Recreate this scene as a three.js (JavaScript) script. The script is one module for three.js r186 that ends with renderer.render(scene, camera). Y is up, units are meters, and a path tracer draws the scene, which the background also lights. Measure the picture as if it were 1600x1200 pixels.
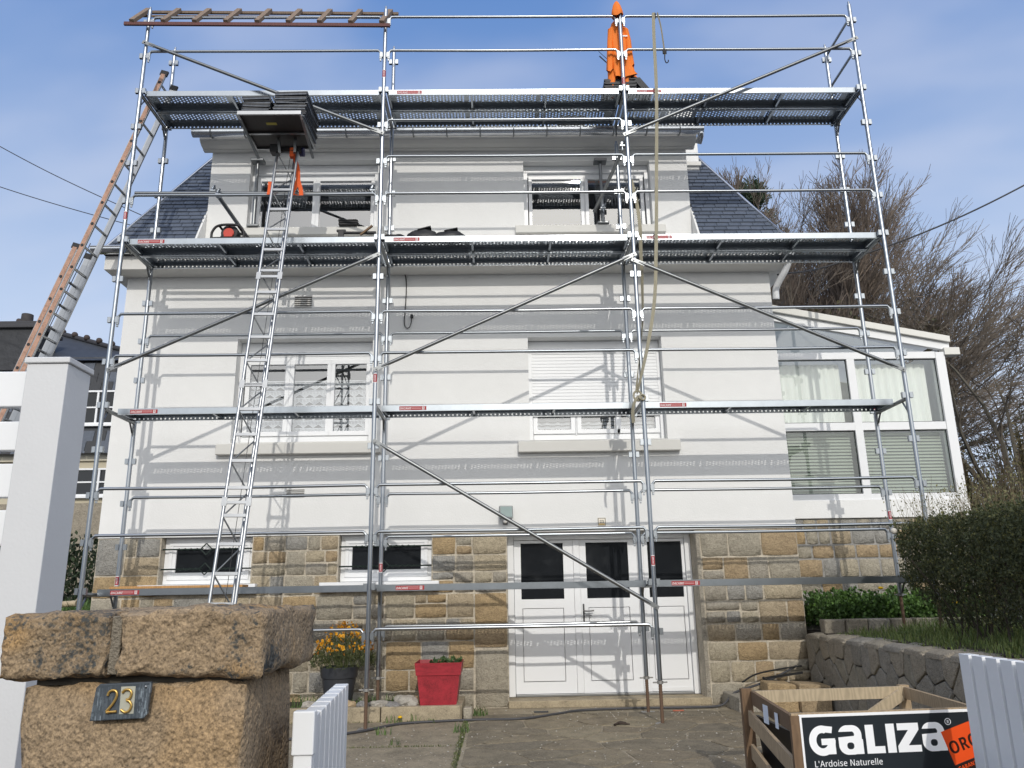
import * as THREE from 'three';
import { mergeGeometries } from 'three/addons/utils/BufferGeometryUtils.js';
import { RoundedBoxGeometry } from 'three/addons/geometries/RoundedBoxGeometry.js';
import { createNoise2D, createNoise3D, createNoise4D } from 'simplex-noise';

// ---------------------------------------------------------------- random numbers
function rng(seed) { let a = seed >>> 0; return () => { a = (a + 0x6D2B79F5) >>> 0; let t = a; t = Math.imul(t ^ (t >>> 15), t | 1); t ^= t + Math.imul(t ^ (t >>> 7), t | 61); return ((t ^ (t >>> 14)) >>> 0) / 4294967296; }; }
const rand = rng(1234);
const RR = (a, b) => a + (b - a) * rand();
const noise2 = createNoise2D(rng(7)), noise3 = createNoise3D(rng(8)), noise4 = createNoise4D(rng(9));
const fbm2 = (x, y, o = 4) => { let s = 0, a = .5, f = 1; for (let i = 0; i < o; i++) { s += a * noise2(x * f, y * f); a *= .5; f *= 2.03; } return s; };
const V = (x, y, z) => new THREE.Vector3(x, y, z);

// ---------------------------------------------------------------- camera, sky, sun, exposure
const scene = new THREE.Scene();
const D2R = Math.PI / 180;
const camera = new THREE.PerspectiveCamera(51.68, 4 / 3, .1, 400);
camera.position.set(4.374, 1.283, 8.624);
camera.rotation.order = 'YXZ';
camera.rotation.set(14.946 * D2R, -1.097 * D2R, -.984 * D2R);
scene.add(camera);
const renderer = new THREE.WebGLRenderer({ antialias: true });
renderer.toneMapping = THREE.LinearToneMapping;
renderer.toneMappingExposure = .685;
renderer.shadowMap.enabled = true;

const SUN = V(.115, .56, 1).normalize();
function makeSky() {
  const w = 1024, h = 512, d = new Float32Array(w * h * 4);
  const mix = (a, b, t) => a + (b - a) * t, sm = t => t * t * (3 - 2 * t);
  for (let j = 0; j < h; j++) for (let i = 0; i < w; i++) {
    const el = ((j + .5) / h - .5) * Math.PI, az = ((i + .5) / w - .5) * 2 * Math.PI;
    const c = Math.cos(el), x = Math.cos(az) * c, y = Math.sin(el), z = Math.sin(az) * c;
    const t = sm(Math.min(1, Math.max(0, (y - .10) / .66)));
    let r = mix(.93, .150, t), g = mix(1.11, .360, t), b = mix(1.39, .86, t);
    // thin high cloud, streaked
    const k = 1 / (Math.max(y, .02) + .18), px = x * k, pz = z * k;
    let cl = fbm2(px * 1.1 + pz * .5 + 4.2, pz * 2.6 - px * .7 + 1.3, 5) * .5 + .5;
    cl = sm(Math.min(1, Math.max(0, (cl - .30) / .55))) * .34;
    r = mix(r, 1.02, cl); g = mix(g, 1.08, cl); b = mix(b, 1.28, cl);
    // hazy air round the sun's quarter of the sky
    const cs = Math.max(0, x * SUN.x + y * SUN.y + z * SUN.z);
    const a1 = Math.pow(cs, 2.2) * SKY_GLOW, a2 = Math.pow(cs, 24) * 1.6;
    r += a1 * 1.04 + a2; g += a1 * .93 + a2 * .96; b += a1 * .72 + a2 * .84;
    if (y < 0) { const m = Math.min(1, -y * 6); r = mix(r, .26, m); g = mix(g, .25, m); b = mix(b, .22, m); }
    const o = (j * w + i) * 4; d[o] = r; d[o + 1] = g; d[o + 2] = b; d[o + 3] = 1;
  }
  const tx = new THREE.DataTexture(d, w, h, THREE.RGBAFormat, THREE.FloatType);
  tx.mapping = THREE.EquirectangularReflectionMapping; tx.magFilter = THREE.LinearFilter; tx.minFilter = THREE.LinearFilter;
  tx.wrapS = THREE.RepeatWrapping; tx.needsUpdate = true; return tx;
}
const SKY_GLOW = 1.7;
const skyTex = makeSky();
scene.background = skyTex; scene.environment = skyTex;
scene.backgroundIntensity = 1; scene.environmentIntensity = 1;
const sun = new THREE.DirectionalLight(new THREE.Color(1, .955, .88), 2.6);
sun.position.copy(SUN).multiplyScalar(40).add(V(4, 2, 0)); sun.target.position.set(4, 2, 0);
sun.castShadow = true; sun.shadow.mapSize.set(4096, 4096);
Object.assign(sun.shadow.camera, { left: -16, right: 16, top: 16, bottom: -12, near: 1, far: 90 });
sun.shadow.radius = 1; sun.shadow.bias = -.0004;
scene.add(sun, sun.target);

// ---------------------------------------------------------------- textures
function dataTex(w, h, fn, srgb) {
  const d = new Uint8Array(w * h * 4);
  for (let j = 0; j < h; j++) for (let i = 0; i < w; i++) { const v = fn(i / w, j / h, i, j), o = (j * w + i) * 4; if (typeof v === 'number') { d[o] = d[o + 1] = d[o + 2] = Math.max(0, Math.min(255, v * 255)); } else { for (let k = 0; k < 3; k++) d[o + k] = Math.max(0, Math.min(255, v[k] * 255)); } d[o + 3] = 255; }
  const t = new THREE.DataTexture(d, w, h); t.wrapS = t.wrapT = THREE.RepeatWrapping; t.magFilter = THREE.LinearFilter; t.minFilter = THREE.LinearMipmapLinearFilter; t.generateMipmaps = true; if (srgb) t.colorSpace = THREE.SRGBColorSpace; t.needsUpdate = true; return t;
}
// noise that tiles over the unit square
function tile(u, v, f, seed = 0, o = 4) { let s = 0, a = .5; const A = u * 6.283185, B = v * 6.283185, ca = Math.cos(A), sa = Math.sin(A), cb = Math.cos(B), sb = Math.sin(B); for (let i = 0; i < o; i++) { const R = f * (1 << i) / 6.283185, k = seed * 3.7 + i * 7.1; s += a * noise4(ca * R + k, sa * R, cb * R + k * .5, sb * R); a *= .5; } return s; }
function rep(t, x, y = x) { const c = t.clone(); c.repeat.set(x, y); c.needsUpdate = true; return c; }
const speckR = rng(55);
const T = {   // linear multipliers round .85
  granite: dataTex(512, 512, (u, v) => { const n = tile(u, v, 5, 1, 3) * .30, m = tile(u, v, 15, 2, 2) * .34, f = tile(u, v, 40, 3, 2) * .42, s = speckR(); return .88 + n * .9 + m * .85 + f * .9 + (s < .06 ? -.30 : s > .95 ? .2 : 0) + (s - .5) * .16; }),
  graniteBump: dataTex(512, 512, (u, v) => .5 + tile(u, v, 9, 5, 3) * .5 + tile(u, v, 50, 6, 2) * .55),
  render: dataTex(512, 512, (u, v) => { const n = tile(u, v, 3, 11, 4); return .962 + n * .034 + (speckR() - .5) * .015; }),
  renderBump: dataTex(256, 256, (u, v) => .5 + tile(u, v, 40, 12, 2) * .8),
  steel: dataTex(256, 256, (u, v) => { const n = tile(u, v, 4, 21, 3), f = tile(u, v, 22, 22, 2); return .90 + n * .10 + f * .07; }),
  steelRough: dataTex(256, 256, (u, v) => .85 + tile(u, v, 6, 23, 3) * .3),
  wood: dataTex(512, 512, (u, v) => { const g = tile(u, v, 4, 31, 3) * .3, w = Math.sin((u * 46 + tile(u, v * .35, 4, 32, 3) * 5) * 2) * .09; return .82 + g * .5 + w + (speckR() - .5) * .1; }),
  concrete: dataTex(1024, 1024, (u, v) => { const n = tile(u, v, 4, 41, 4) * .42, m = tile(u, v, 30, 45, 2) * .34, f = tile(u, v, 70, 42, 2) * .36, s = speckR(); return .80 + n + m + f + (s < .03 ? -.3 : s > .985 ? .3 : 0) + (s - .5) * .14; }),
  concreteBump: dataTex(512, 512, (u, v) => .5 + tile(u, v, 8, 43, 4) * .4 + tile(u, v, 70, 44, 2) * .5),
  slate: dataTex(256, 256, (u, v) => .86 + tile(u, v, 5, 51, 4) * .3 + (speckR() - .5) * .08),
  slateBump: dataTex(256, 256, (u, v) => .5 + tile(u, v, 6, 52, 4) * .9),
  soil: dataTex(512, 512, (u, v) => .75 + tile(u, v, 10, 61, 5) * .7),
};

// ---------------------------------------------------------------- materials
const col = (r, g, b) => new THREE.Color().setRGB(r, g, b);
const SD = (c, rough = .8, o = {}) => new THREE.MeshStandardMaterial(Object.assign({ color: Array.isArray(c) ? col(...c) : new THREE.Color(c), roughness: rough, side: THREE.DoubleSide }, o));
const M = {
  render: SD([.80, .80, .785], .92, { map: T.render, bumpMap: T.renderBump, bumpScale: .0012 }),
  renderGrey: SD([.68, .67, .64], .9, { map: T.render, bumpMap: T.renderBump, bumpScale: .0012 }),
  pvc: SD([.80, .81, .82], .38), aluWhite: SD([.80, .81, .815], .42, { map: T.render }), postWhite: SD([.63, .635, .64], .45, { map: T.render, bumpMap: T.renderBump, bumpScale: .0006 }), sill: SD([.70, .69, .65], .85, { map: T.render }),
  galv: SD([.34, .365, .39], .32, { metalness: .96 }), galvB: SD([.30, .325, .35], .38, { metalness: .95 }), galvC: SD([.38, .40, .42], .28, { metalness: .96 }),
  galvDull: SD([.24, .25, .255], .40, { metalness: .9, map: T.steel }),
  galvDeck: SD([.40, .435, .47], .28, { metalness: .95, map: T.steel }),
  alu: SD([.40, .41, .42], .35, { metalness: .92, map: T.steel }),
  zinc: SD([.62, .64, .67], .20, { metalness: .97, map: T.steel }),
  rust: SD([.16, .10, .065], .85, { map: T.steel, metalness: .2 }),
  castEnd: SD([.34, .33, .31], .6, { metalness: .6, map: T.steel }),
  mortar: SD([.56, .50, .40], .95, { map: T.concrete }), mortarGrey: SD([.34, .33, .31], .95, { map: T.concrete }),
  slate: SD([.100, .118, .152], .38, { map: T.slate, bumpMap: T.slateBump, bumpScale: .002 }),
  slateB: SD([.112, .130, .165], .36, { map: T.slate, bumpMap: T.slateBump, bumpScale: .002 }),
  slateC: SD([.086, .102, .132], .45, { map: T.slate, bumpMap: T.slateBump, bumpScale: .002 }),
  slateNew: SD([.032, .034, .038], .6, { map: T.slate, bumpMap: T.slateBump, bumpScale: .003 }),
  roofBase: SD([.02, .022, .026], .9), dark: SD([.018, .018, .02], .8), rubber: SD([.02, .02, .022], .7),
  black: SD([.012, .012, .013], .55), plyDark: SD([.028, .020, .017], .6, { map: T.wood }),
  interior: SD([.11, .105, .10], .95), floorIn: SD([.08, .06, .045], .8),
  wood: SD([.46, .34, .21], .8, { map: T.wood }), woodDark: SD([.20, .125, .07], .85, { map: T.wood }), woodPale: SD([.52, .42, .28], .8, { map: T.wood }),
  timberGrey: SD([.20, .145, .105], .85, { map: T.wood }), paintRed: SD([.16, .045, .04], .6),
  orangeGRP: SD([.62, .33, .20], .6, { map: T.render }), orange: SD([.80, .19, .015], .75, {}), orangeStrap: SD([.70, .10, .012], .7),
  red: SD([.40, .026, .040], .5, { map: rep(T.concrete, .6, .6) }), redDark: SD([.5, .05, .03], .6), pot: SD([.035, .038, .045], .5), soil: SD([.05, .036, .025], 1, { map: T.soil }),
  webbing: SD([.36, .33, .24], .9, { map: T.wood }), cable: SD([.022, .022, .024], .55),
  concrete: SD([.31, .258, .178], .95, { map: T.concrete, bumpMap: T.concreteBump, bumpScale: .016 }),
  concreteEdge: SD([.42, .35, .24], .95, { map: T.concrete, bumpMap: T.concreteBump, bumpScale: .004 }),
  pebble: SD([.40, .37, .32], .9, { map: T.granite }), pebbleB: SD([.26, .25, .24], .9, { map: T.granite }), pebbleC: SD([.44, .33, .2], .9, { map: T.granite }),
  glass: new THREE.MeshPhysicalMaterial({ color: col(.93, .95, .95), roughness: .015, transmission: 1, thickness: 0, ior: 3.0, side: THREE.DoubleSide }),
  glassGreen: new THREE.MeshPhysicalMaterial({ color: col(.90, .935, .91), roughness: .02, transmission: 1, thickness: 0, ior: 1.8, side: THREE.DoubleSide }),
  glassDark: new THREE.MeshPhysicalMaterial({ color: col(.016, .018, .021), roughness: .06, ior: 1.45, side: THREE.DoubleSide }),
};
const anyGalv = () => [M.galv, M.galvB, M.galvC][Math.floor(rand() * 3)];
const stoneTints = [[.48, .39, .265], [.48, .35, .195], [.44, .395, .31], [.37, .355, .32], [.52, .44, .31], [.46, .345, .21], [.42, .38, .31], [.48, .42, .31]];
const stoneMats = stoneTints.map(c => SD(c, .95, { map: T.granite, bumpMap: T.graniteBump, bumpScale: .022 }));
const fieldTints = [[.31, .28, .22], [.34, .30, .235], [.28, .255, .21], [.35, .305, .235], [.31, .285, .24]];
const fieldMats = fieldTints.map(c => SD(c, .95, { map: T.granite, bumpMap: T.graniteBump, bumpScale: .016 }));
const paveTints = [[.28, .23, .15], [.24, .20, .135], [.31, .258, .168], [.26, .212, .14], [.225, .19, .132]];
const paveMats = paveTints.map(c => SD(c, .95, { map: T.concrete, bumpMap: T.concreteBump, bumpScale: .016 }));

// ---------------------------------------------------------------- geometry helpers
function metreUV(g, s = 1, ou = 0, ov = 0) {   // texture coordinates in metres by the way each face points
  g = g.index ? g.toNonIndexed() : g;
  const p = g.attributes.position, uv = new Float32Array(p.count * 2), a = V(0, 0, 0), b = V(0, 0, 0), c = V(0, 0, 0);
  for (let i = 0; i < p.count; i += 3) {
    a.fromBufferAttribute(p, i); b.fromBufferAttribute(p, i + 1); c.fromBufferAttribute(p, i + 2);
    const n = b.clone().sub(a).cross(c.clone().sub(a)); const ax = Math.abs(n.x), ay = Math.abs(n.y), az = Math.abs(n.z);
    [a, b, c].forEach((q, k) => { const [u, v] = az >= ax && az >= ay ? [q.x, q.y] : ay >= ax ? [q.x, q.z] : [q.z, q.y]; uv[(i + k) * 2] = u * s + ou; uv[(i + k) * 2 + 1] = v * s + ov; });
  }
  g.setAttribute('uv', new THREE.BufferAttribute(uv, 2)); return g;
}
const clean = g => { let q = g.index ? g.toNonIndexed() : g; for (const k of Object.keys(q.attributes)) if (!['position', 'normal', 'uv', 'color'].includes(k)) q.deleteAttribute(k); if (!q.attributes.uv) q.setAttribute('uv', new THREE.BufferAttribute(new Float32Array(q.attributes.position.count * 2), 2)); if (!q.attributes.normal) q.computeVertexNormals(); return q; };
const merge = gs => { gs = gs.flat(9).map(clean); return gs.length === 1 ? gs[0] : mergeGeometries(gs, false); };
function box(x0, x1, y0, y1, z0, z1, bev = 0) {
  const w = Math.abs(x1 - x0), h = Math.abs(y1 - y0), d = Math.abs(z1 - z0);
  const g = bev ? new RoundedBoxGeometry(w, h, d, 1, Math.min(bev, w * .45, h * .45, d * .45)) : new THREE.BoxGeometry(w, h, d);
  g.translate((x0 + x1) / 2, (y0 + y1) / 2, (z0 + z1) / 2); return metreUV(g);
}
const UP = V(0, 1, 0);
function rod(a, b, r, seg = 8, r2 = r, cap = true) {
  const d = b.clone().sub(a), g = new THREE.CylinderGeometry(r2, r, d.length(), seg, 1, !cap);
  g.applyQuaternion(new THREE.Quaternion().setFromUnitVectors(UP, d.normalize())); g.translate((a.x + b.x) / 2, (a.y + b.y) / 2, (a.z + b.z) / 2); return g;
}
function beam(a, b, w, t, side) {   // rectangular bar from a to b; w along side, t across
  const d = b.clone().sub(a), L = d.length(), y = d.clone().normalize(), x = side.clone().sub(y.clone().multiplyScalar(side.dot(y))).normalize(), z = x.clone().cross(y);
  const g = metreUV(new THREE.BoxGeometry(w, L, t)); g.applyMatrix4(new THREE.Matrix4().makeBasis(x, y, z).setPosition(a.clone().add(b).multiplyScalar(.5))); return g;
}
const pipe = (pts, r, n = 24, seg = 7, tension = .5) => new THREE.TubeGeometry(new THREE.CatmullRomCurve3(pts, false, 'catmullrom', tension), n, r, seg, false);
function polyPipe(pts, r, seg = 8) { const cp = new THREE.CurvePath(); for (let i = 0; i < pts.length - 1; i++) cp.add(new THREE.LineCurve3(pts[i], pts[i + 1])); return new THREE.TubeGeometry(cp, (pts.length - 1) * 4, r, seg, false); }
function extrude(pts, z0, z1, holes = []) {
  const s = new THREE.Shape(pts.map(p => new THREE.Vector2(p[0], p[1]))); for (const h of holes) s.holes.push(new THREE.Path(h.map(p => new THREE.Vector2(p[0], p[1]))));
  const g = new THREE.ExtrudeGeometry(s, { depth: Math.abs(z1 - z0), bevelEnabled: false }); g.translate(0, 0, Math.min(z0, z1)); return metreUV(g);
}
const rectPts = (x0, x1, y0, y1) => [[x0, y0], [x1, y0], [x1, y1], [x0, y1]];
function quadGeo(a, b, c, d) { const g = new THREE.BufferGeometry(); g.setAttribute('position', new THREE.BufferAttribute(new Float32Array([...a, ...b, ...c, ...a, ...c, ...d]), 3)); g.setAttribute('uv', new THREE.BufferAttribute(new Float32Array([0, 0, 1, 0, 1, 1, 0, 0, 1, 1, 0, 1]), 2)); g.computeVertexNormals(); return g; }

// ---------------------------------------------------------------- object helpers
const taken = {};
function numbered(n) { const k = taken[n] = (taken[n] ?? -1) + 1; return k ? n + '_' + String(k).padStart(3, '0') : n; }
function shade(o) { o.traverse(c => { if (c.isMesh) { c.castShadow = true; c.receiveShadow = true; } }); return o; }
function thing(name, label, category, pos = [0, 0, 0], group) { const o = new THREE.Group(); o.name = numbered(name); o.position.set(...pos); o.userData = { label, category }; if (group) o.userData.group = group; scene.add(o); return o; }
function part(name, geos, mat, parent, extra) {
  const g = Array.isArray(geos) ? merge(geos) : geos; const m = new THREE.Mesh(g, mat); m.name = name; m.castShadow = m.receiveShadow = true; if (extra) Object.assign(m.userData, extra); parent.add(m); return m;
}
function single(name, geos, mat, label, category, group) { const m = part(numbered(name), geos, mat, scene); m.userData = { label, category }; if (group) m.userData.group = group; return m; }
function structure(name, geos, mat) { const m = part(numbered(name), geos, mat, scene); m.userData = { kind: 'structure' }; return m; }
function sub(name, parent, label) { const g = new THREE.Group(); g.name = name; if (label) g.userData.label = label; parent.add(g); return g; }

// ================================================================ GROUND
const polyArea = p => { let s = 0; for (let i = 0; i < p.length; i++) { const q = p[(i + 1) % p.length]; s += p[i][0] * q[1] - q[0] * p[i][1]; } return s / 2; };
function clipHalf(poly, nx, ny, c) { const out = []; for (let i = 0; i < poly.length; i++) { const a = poly[i], b = poly[(i + 1) % poly.length], da = a[0] * nx + a[1] * ny - c, db = b[0] * nx + b[1] * ny - c; if (da <= 0) out.push(a); if (da * db < 0) { const t = da / (da - db); out.push([a[0] + (b[0] - a[0]) * t, a[1] + (b[1] - a[1]) * t]); } } return out; }
function cells(bounds, sites, gap) {   // irregular stones: the cell of each site, drawn in by half a joint
  return sites.map((s, i) => { let p = bounds; sites.forEach((q, j) => { if (i === j || !p.length) return; const dx = q[0] - s[0], dy = q[1] - s[1], l = Math.hypot(dx, dy); if (l > 3) return; const nx = dx / l, ny = dy / l; p = clipHalf(p, nx, ny, (s[0] + q[0]) / 2 * nx + (s[1] + q[1]) / 2 * ny - gap / 2); }); return p.length > 2 && Math.abs(polyArea(p)) > .004 ? p : null; }).filter(Boolean);
}
function roundPoly(p, n = 1, k = .18) { for (let t = 0; t < n; t++) { const o = []; for (let i = 0; i < p.length; i++) { const a = p[i], b = p[(i + 1) % p.length]; o.push([a[0] + (b[0] - a[0]) * k, a[1] + (b[1] - a[1]) * k], [b[0] + (a[0] - b[0]) * k, b[1] + (a[1] - b[1]) * k]); } p = o; } return p; }
// a stone with a slightly domed face: outline, shoulder ring, centre
function domed(poly, depth, dome, inset, jag = 0) {
  const n = poly.length, cx = poly.reduce((s, p) => s + p[0], 0) / n, cy = poly.reduce((s, p) => s + p[1], 0) / n, pos = [], idx = [];
  const put = (x, y, z) => { pos.push(x, y, z); return pos.length / 3 - 1; };
  const rings = [[0, 0], [0, depth * .75], [inset, depth], [.45, depth + dome]].map(([k, z], r) => poly.map(p => put(p[0] + (cx - p[0]) * k, p[1] + (cy - p[1]) * k, z + (r > 1 ? jag * noise2(p[0] * 7 + r, p[1] * 7) : 0))));
  for (let r = 0; r < 3; r++) for (let i = 0; i < n; i++) { const j = (i + 1) % n; idx.push(rings[r][i], rings[r][j], rings[r + 1][j], rings[r][i], rings[r + 1][j], rings[r + 1][i]); }
  const c = put(cx, cy, depth + dome * 1.15 + jag * noise2(cx * 5, cy * 5)); for (let i = 0; i < n; i++) idx.push(rings[3][i], rings[3][(i + 1) % n], c);
  const g = new THREE.BufferGeometry(); g.setAttribute('position', new THREE.BufferAttribute(new Float32Array(pos), 3)); g.setIndex(idx); g.computeVertexNormals(); return g;
}
const yGround = z => z < 2.6 ? 0 : -.30 * Math.min(1, (z - 2.6) / 4) ;
{
  const g = new THREE.PlaneGeometry(260, 260, 130, 130); g.rotateX(-Math.PI / 2); const p = g.attributes.position;
  for (let i = 0; i < p.count; i++) { const x = p.getX(i), z = p.getZ(i); let y = -.012 + yGround(z); if (z < -10) y += Math.min(6, (-z - 10) * .05); p.setY(i, y); }
  g.computeVertexNormals();
  structure('ground', metreUV(g, .5), SD([.13, .12, .105], .97, { map: T.concrete }));
}
// driveway: irregular paving set in mortar on the right, a poured strip on the left
{
  const bed = structure('driveway', metreUV(box(4.02, 8.0, -.05, .004, -1.66, 2.6), .8), SD([.36, .305, .215], .97, { map: T.concrete, bumpMap: T.concreteBump, bumpScale: .005 }));
  const sites = []; const r = rng(91);
  for (let j = 0; j < 9; j++) for (let i = 0; i < 8; i++) sites.push([4.02 + (i + .5 + (j % 2) * .4 + (r() - .5) * .85) * .52, -1.35 + (j + .5 + (r() - .5) * .85) * .45]);
  for (const c of cells([[4.05, -.85], [7.95, -.85], [7.95, 2.6], [4.05, 2.6]], sites, .02)) {
    const q = roundPoly(c.map(p => [p[0] + noise2(p[0] * 3, p[1] * 3) * .02, p[1] + noise2(p[1] * 3, p[0] * 3 + 9) * .02]), 1, .14); if (polyArea(q) < 0) q.reverse();
    let g = domed(q, .008, .003 * r(), .05, .003); g.applyMatrix4(new THREE.Matrix4().set(1, 0, 0, 0, 0, 0, 1, .002 + r() * .004, 0, 1, 0, 0, 0, 0, 0, 1)); g.computeVertexNormals();
    part('paving_stone', metreUV(g, .9, r(), r()), paveMats[Math.floor(r() * 5)], bed);
  }
  const gap = [2.0, 4.0];
  const strip = structure('concrete_path', metreUV(box(gap[0], gap[1], -.05, .006, -.5, 1.02), .7), M.concrete);
  part('concrete_slab', metreUV(box(2.0, 2.98, -.05, .012, 1.04, 2.6), .7, .3, .2), M.concrete, strip); part('concrete_slab', metreUV(box(3.0, 4.0, -.05, .010, 1.04, 2.6), .7, .7, .5), M.concrete, strip);
  structure('door_step', metreUV(box(4.46, 6.86, 0, .085, -1.72, -1.34, .012), 1), M.concreteEdge);
}
// scattered grit and fallen chips
{
  const gs = [], r = rng(17); const ico = new THREE.IcosahedronGeometry(1, 0);
  for (let i = 0; i < 900; i++) { const x = 2.2 + r() * 5.6, z = -1.2 + r() * 3.4, s = .003 + r() * r() * .009; const g = ico.clone(); g.scale(s, s * .6, s); g.translate(x, .012 + s * .4, z); gs.push(g); }
  const m = structure('grit', gs, SD([.42, .39, .34], .95)); m.userData = { kind: 'stuff', label: 'pale grit and mortar crumbs scattered over the drive', category: 'grit' };
}

const roadY = -.30;
// ================================================================ HOUSE
const WZ = -1.4, X0 = -.58, X1 = 8.1;
const house = thing('house', 'white rendered house with stone basement and slate roof behind the scaffold', 'house', [0, 0, 0]);
const opens = { W1: [.955, 2.735, 3.20, 4.62], W2: [4.785, 6.562, 3.18, 4.60], B1: [.20, 1.32, 1.48, 2.05], B2: [2.388, 3.535, 1.48, 2.05], D: [4.47, 6.82, .08, 2.05], U1: [.95, 2.735, 6.20, 7.26], U2: [4.777, 6.565, 6.20, 7.22] };
part('front_wall', extrude(rectPts(X0, X1, 2.05, 5.62), WZ - .32, WZ, [rectPts(...opens.W1), rectPts(...opens.W2)]), M.render, house);
part('dormer_wall', [extrude(rectPts(.40, 7.10, 5.625, 7.46), WZ - .30, WZ - .004, [rectPts(...opens.U1), rectPts(...opens.U2)]), box(.40, .62, 5.7, 7.46, -3.2, WZ - .305), box(6.88, 7.10, 5.7, 7.46, -3.2, WZ - .305)], M.render, house);
for (const [a, b] of [[.372, .398], [7.102, 7.128]]) part('dormer_cheek', (() => { const sh = new THREE.Shape([[1.0, 5.70], [1.43, 5.70], [1.43, 6.50]].map(p => new THREE.Vector2(...p))); const g = new THREE.ExtrudeGeometry(sh, { depth: b - a, bevelEnabled: false }); g.rotateY(Math.PI / 2); g.translate(a, 0, 0); return metreUV(g); })(), M.render, house);
part('side_wall', box(X0, X0 + .3, 0, 5.6, -9.4, WZ - .33), M.render, house);
part('side_wall', box(X1 - .3, X1, 0, 5.6, -9.4, WZ - .33), M.render, house);
part('back_wall', box(X0, X1, 0, 5.6, -9.7, -9.41), M.render, house);
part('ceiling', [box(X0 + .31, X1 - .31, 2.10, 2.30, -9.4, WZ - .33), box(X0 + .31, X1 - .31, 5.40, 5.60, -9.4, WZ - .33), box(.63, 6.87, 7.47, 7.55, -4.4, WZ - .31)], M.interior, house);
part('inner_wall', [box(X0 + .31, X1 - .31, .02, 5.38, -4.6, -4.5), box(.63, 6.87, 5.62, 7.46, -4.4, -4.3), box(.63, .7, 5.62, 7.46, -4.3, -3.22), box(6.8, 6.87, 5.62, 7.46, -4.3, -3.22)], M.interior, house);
// basement: mortar body with rough ashlar stones standing proud
const basement = part('basement_wall', extrude([[X0, 0], [opens.D[0], 0], [opens.D[0], 2.045], [opens.B2[1], 2.045], [opens.B2[1], 1.36], [opens.B2[0], 1.36], [opens.B2[0], 2.045], [opens.B1[1], 2.045], [opens.B1[1], 1.36], [opens.B1[0], 1.36], [opens.B1[0], 2.045], [X0, 2.045]], WZ - .32, WZ - .016), M.mortar, house);
part('basement_wall', extrude(rectPts(opens.D[1], X1, 0, 2.045), WZ - .32, WZ - .016), M.mortar, house);
const basementRight = house.children[house.children.length - 1];
function roughStone(x0, x1, y0, y1, proud, r, plane) {
  const nx = Math.max(2, Math.min(5, Math.round((x1 - x0) / .09))), ny = Math.max(2, Math.min(3, Math.round((y1 - y0) / .09))), pos = [], idx = [], W = nx + 1;
  const c = .006, sd = r() * 50;
  for (let j = 0; j <= ny; j++) for (let i = 0; i <= nx; i++) {
    let x = x0 + (x1 - x0) * i / nx, y = y0 + (y1 - y0) * j / ny; const ex = i === 0 || i === nx, ey = j === 0 || j === ny;
    if (ex && ey) { x += (i ? -1 : 1) * c * (.3 + r()); y += (j ? -1 : 1) * c * (.3 + r()); } else if (ex) x += (r() - .5) * .008; else if (ey) y += (r() - .5) * .008;
    const z = ex || ey ? proud * .45 * (.5 + r()) : proud * (.75 + .5 * r()) + .006 * noise3(x * 9, y * 9, sd); pos.push(x, y, plane + z);
  }
  for (let j = 0; j < ny; j++) for (let i = 0; i < nx; i++) { const a = j * W + i; idx.push(a, a + 1, a + W + 1, a, a + W + 1, a + W); }
  const rim = []; for (let i = 0; i <= nx; i++) rim.push(i); for (let j = 1; j <= ny; j++) rim.push(j * W + nx); for (let i = nx - 1; i >= 0; i--) rim.push(ny * W + i); for (let j = ny - 1; j > 0; j--) rim.push(j * W);
  const base = pos.length / 3; rim.forEach(k => pos.push(pos[k * 3], pos[k * 3 + 1], plane - .03)); rim.forEach((k, i) => { const n = (i + 1) % rim.length; idx.push(rim[n], k, base + i, rim[n], base + i, base + n); });
  const g = new THREE.BufferGeometry(); g.setAttribute('position', new THREE.BufferAttribute(new Float32Array(pos), 3)); g.setIndex(idx); g.computeVertexNormals(); return metreUV(g, 1.6, r(), r());
}
function ashlar(x0, x1, y0, y1, r, hmin = .20, hmax = .33) {   // squared rubble: broken courses, blocks of mixed height
  const out = []; let y = y0;
  while (y < y1 - .02) {
    let h = hmin + r() * (hmax - hmin); if (y1 - y - h < hmin * .75) h = y1 - y; let x = x0;
    while (x < x1 - .02) {
      let w = h * (.75 + r() * .95); if (x1 - x - w < .16) w = x1 - x;
      const k = r();
      if (h > .24 && k < .45) { const m = y + h * (.42 + r() * .2); const row = (a, b) => { if (w > .30 && r() < .5) { const s = x + w * (.32 + r() * .36); out.push([x, s, a, b], [s, x + w, a, b]); } else out.push([x, x + w, a, b]); }; row(y, m); row(m, y + h); }
      else out.push([x, x + w, y, y + h]);
      x += w;
    }
    y += h;
  }
  return out;
}
{
  const r = rng(301), J = .009, pl = WZ - .014;
  for (const R of [[X0, .195, 1.33, 2.045], [1.325, 2.383, 1.33, 2.045], [3.54, 4.465, 1.33, 2.045], [X0, 4.06, .0, 1.325], [4.06, 4.465, .68, 1.325]])
    for (const s of ashlar(...R, r)) part('stone', roughStone(s[0] + J, s[1] - J, s[2] + J, s[3] - J, .022, r, pl), stoneMats[Math.floor(r() * 8)], basement);
  part('stone', roughStone(4.075, 4.46, .02, .66, .03, r, pl), stoneMats[2], basement);
  for (const s of ashlar(6.88, X1, .0, 2.045, r, .20, .34)) part('stone', roughStone(s[0] + J * 1.2, s[1] - J * 1.2, s[2] + J * 1.2, s[3] - J * 1.2, .024, r, pl), stoneMats[Math.floor(r() * 8)], basementRight);
  part('jamb', metreUV(box(6.822, 6.872, .06, 2.04, WZ - .3, WZ + .004, .008), 1.5), stoneMats[6], basementRight);
}
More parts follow.
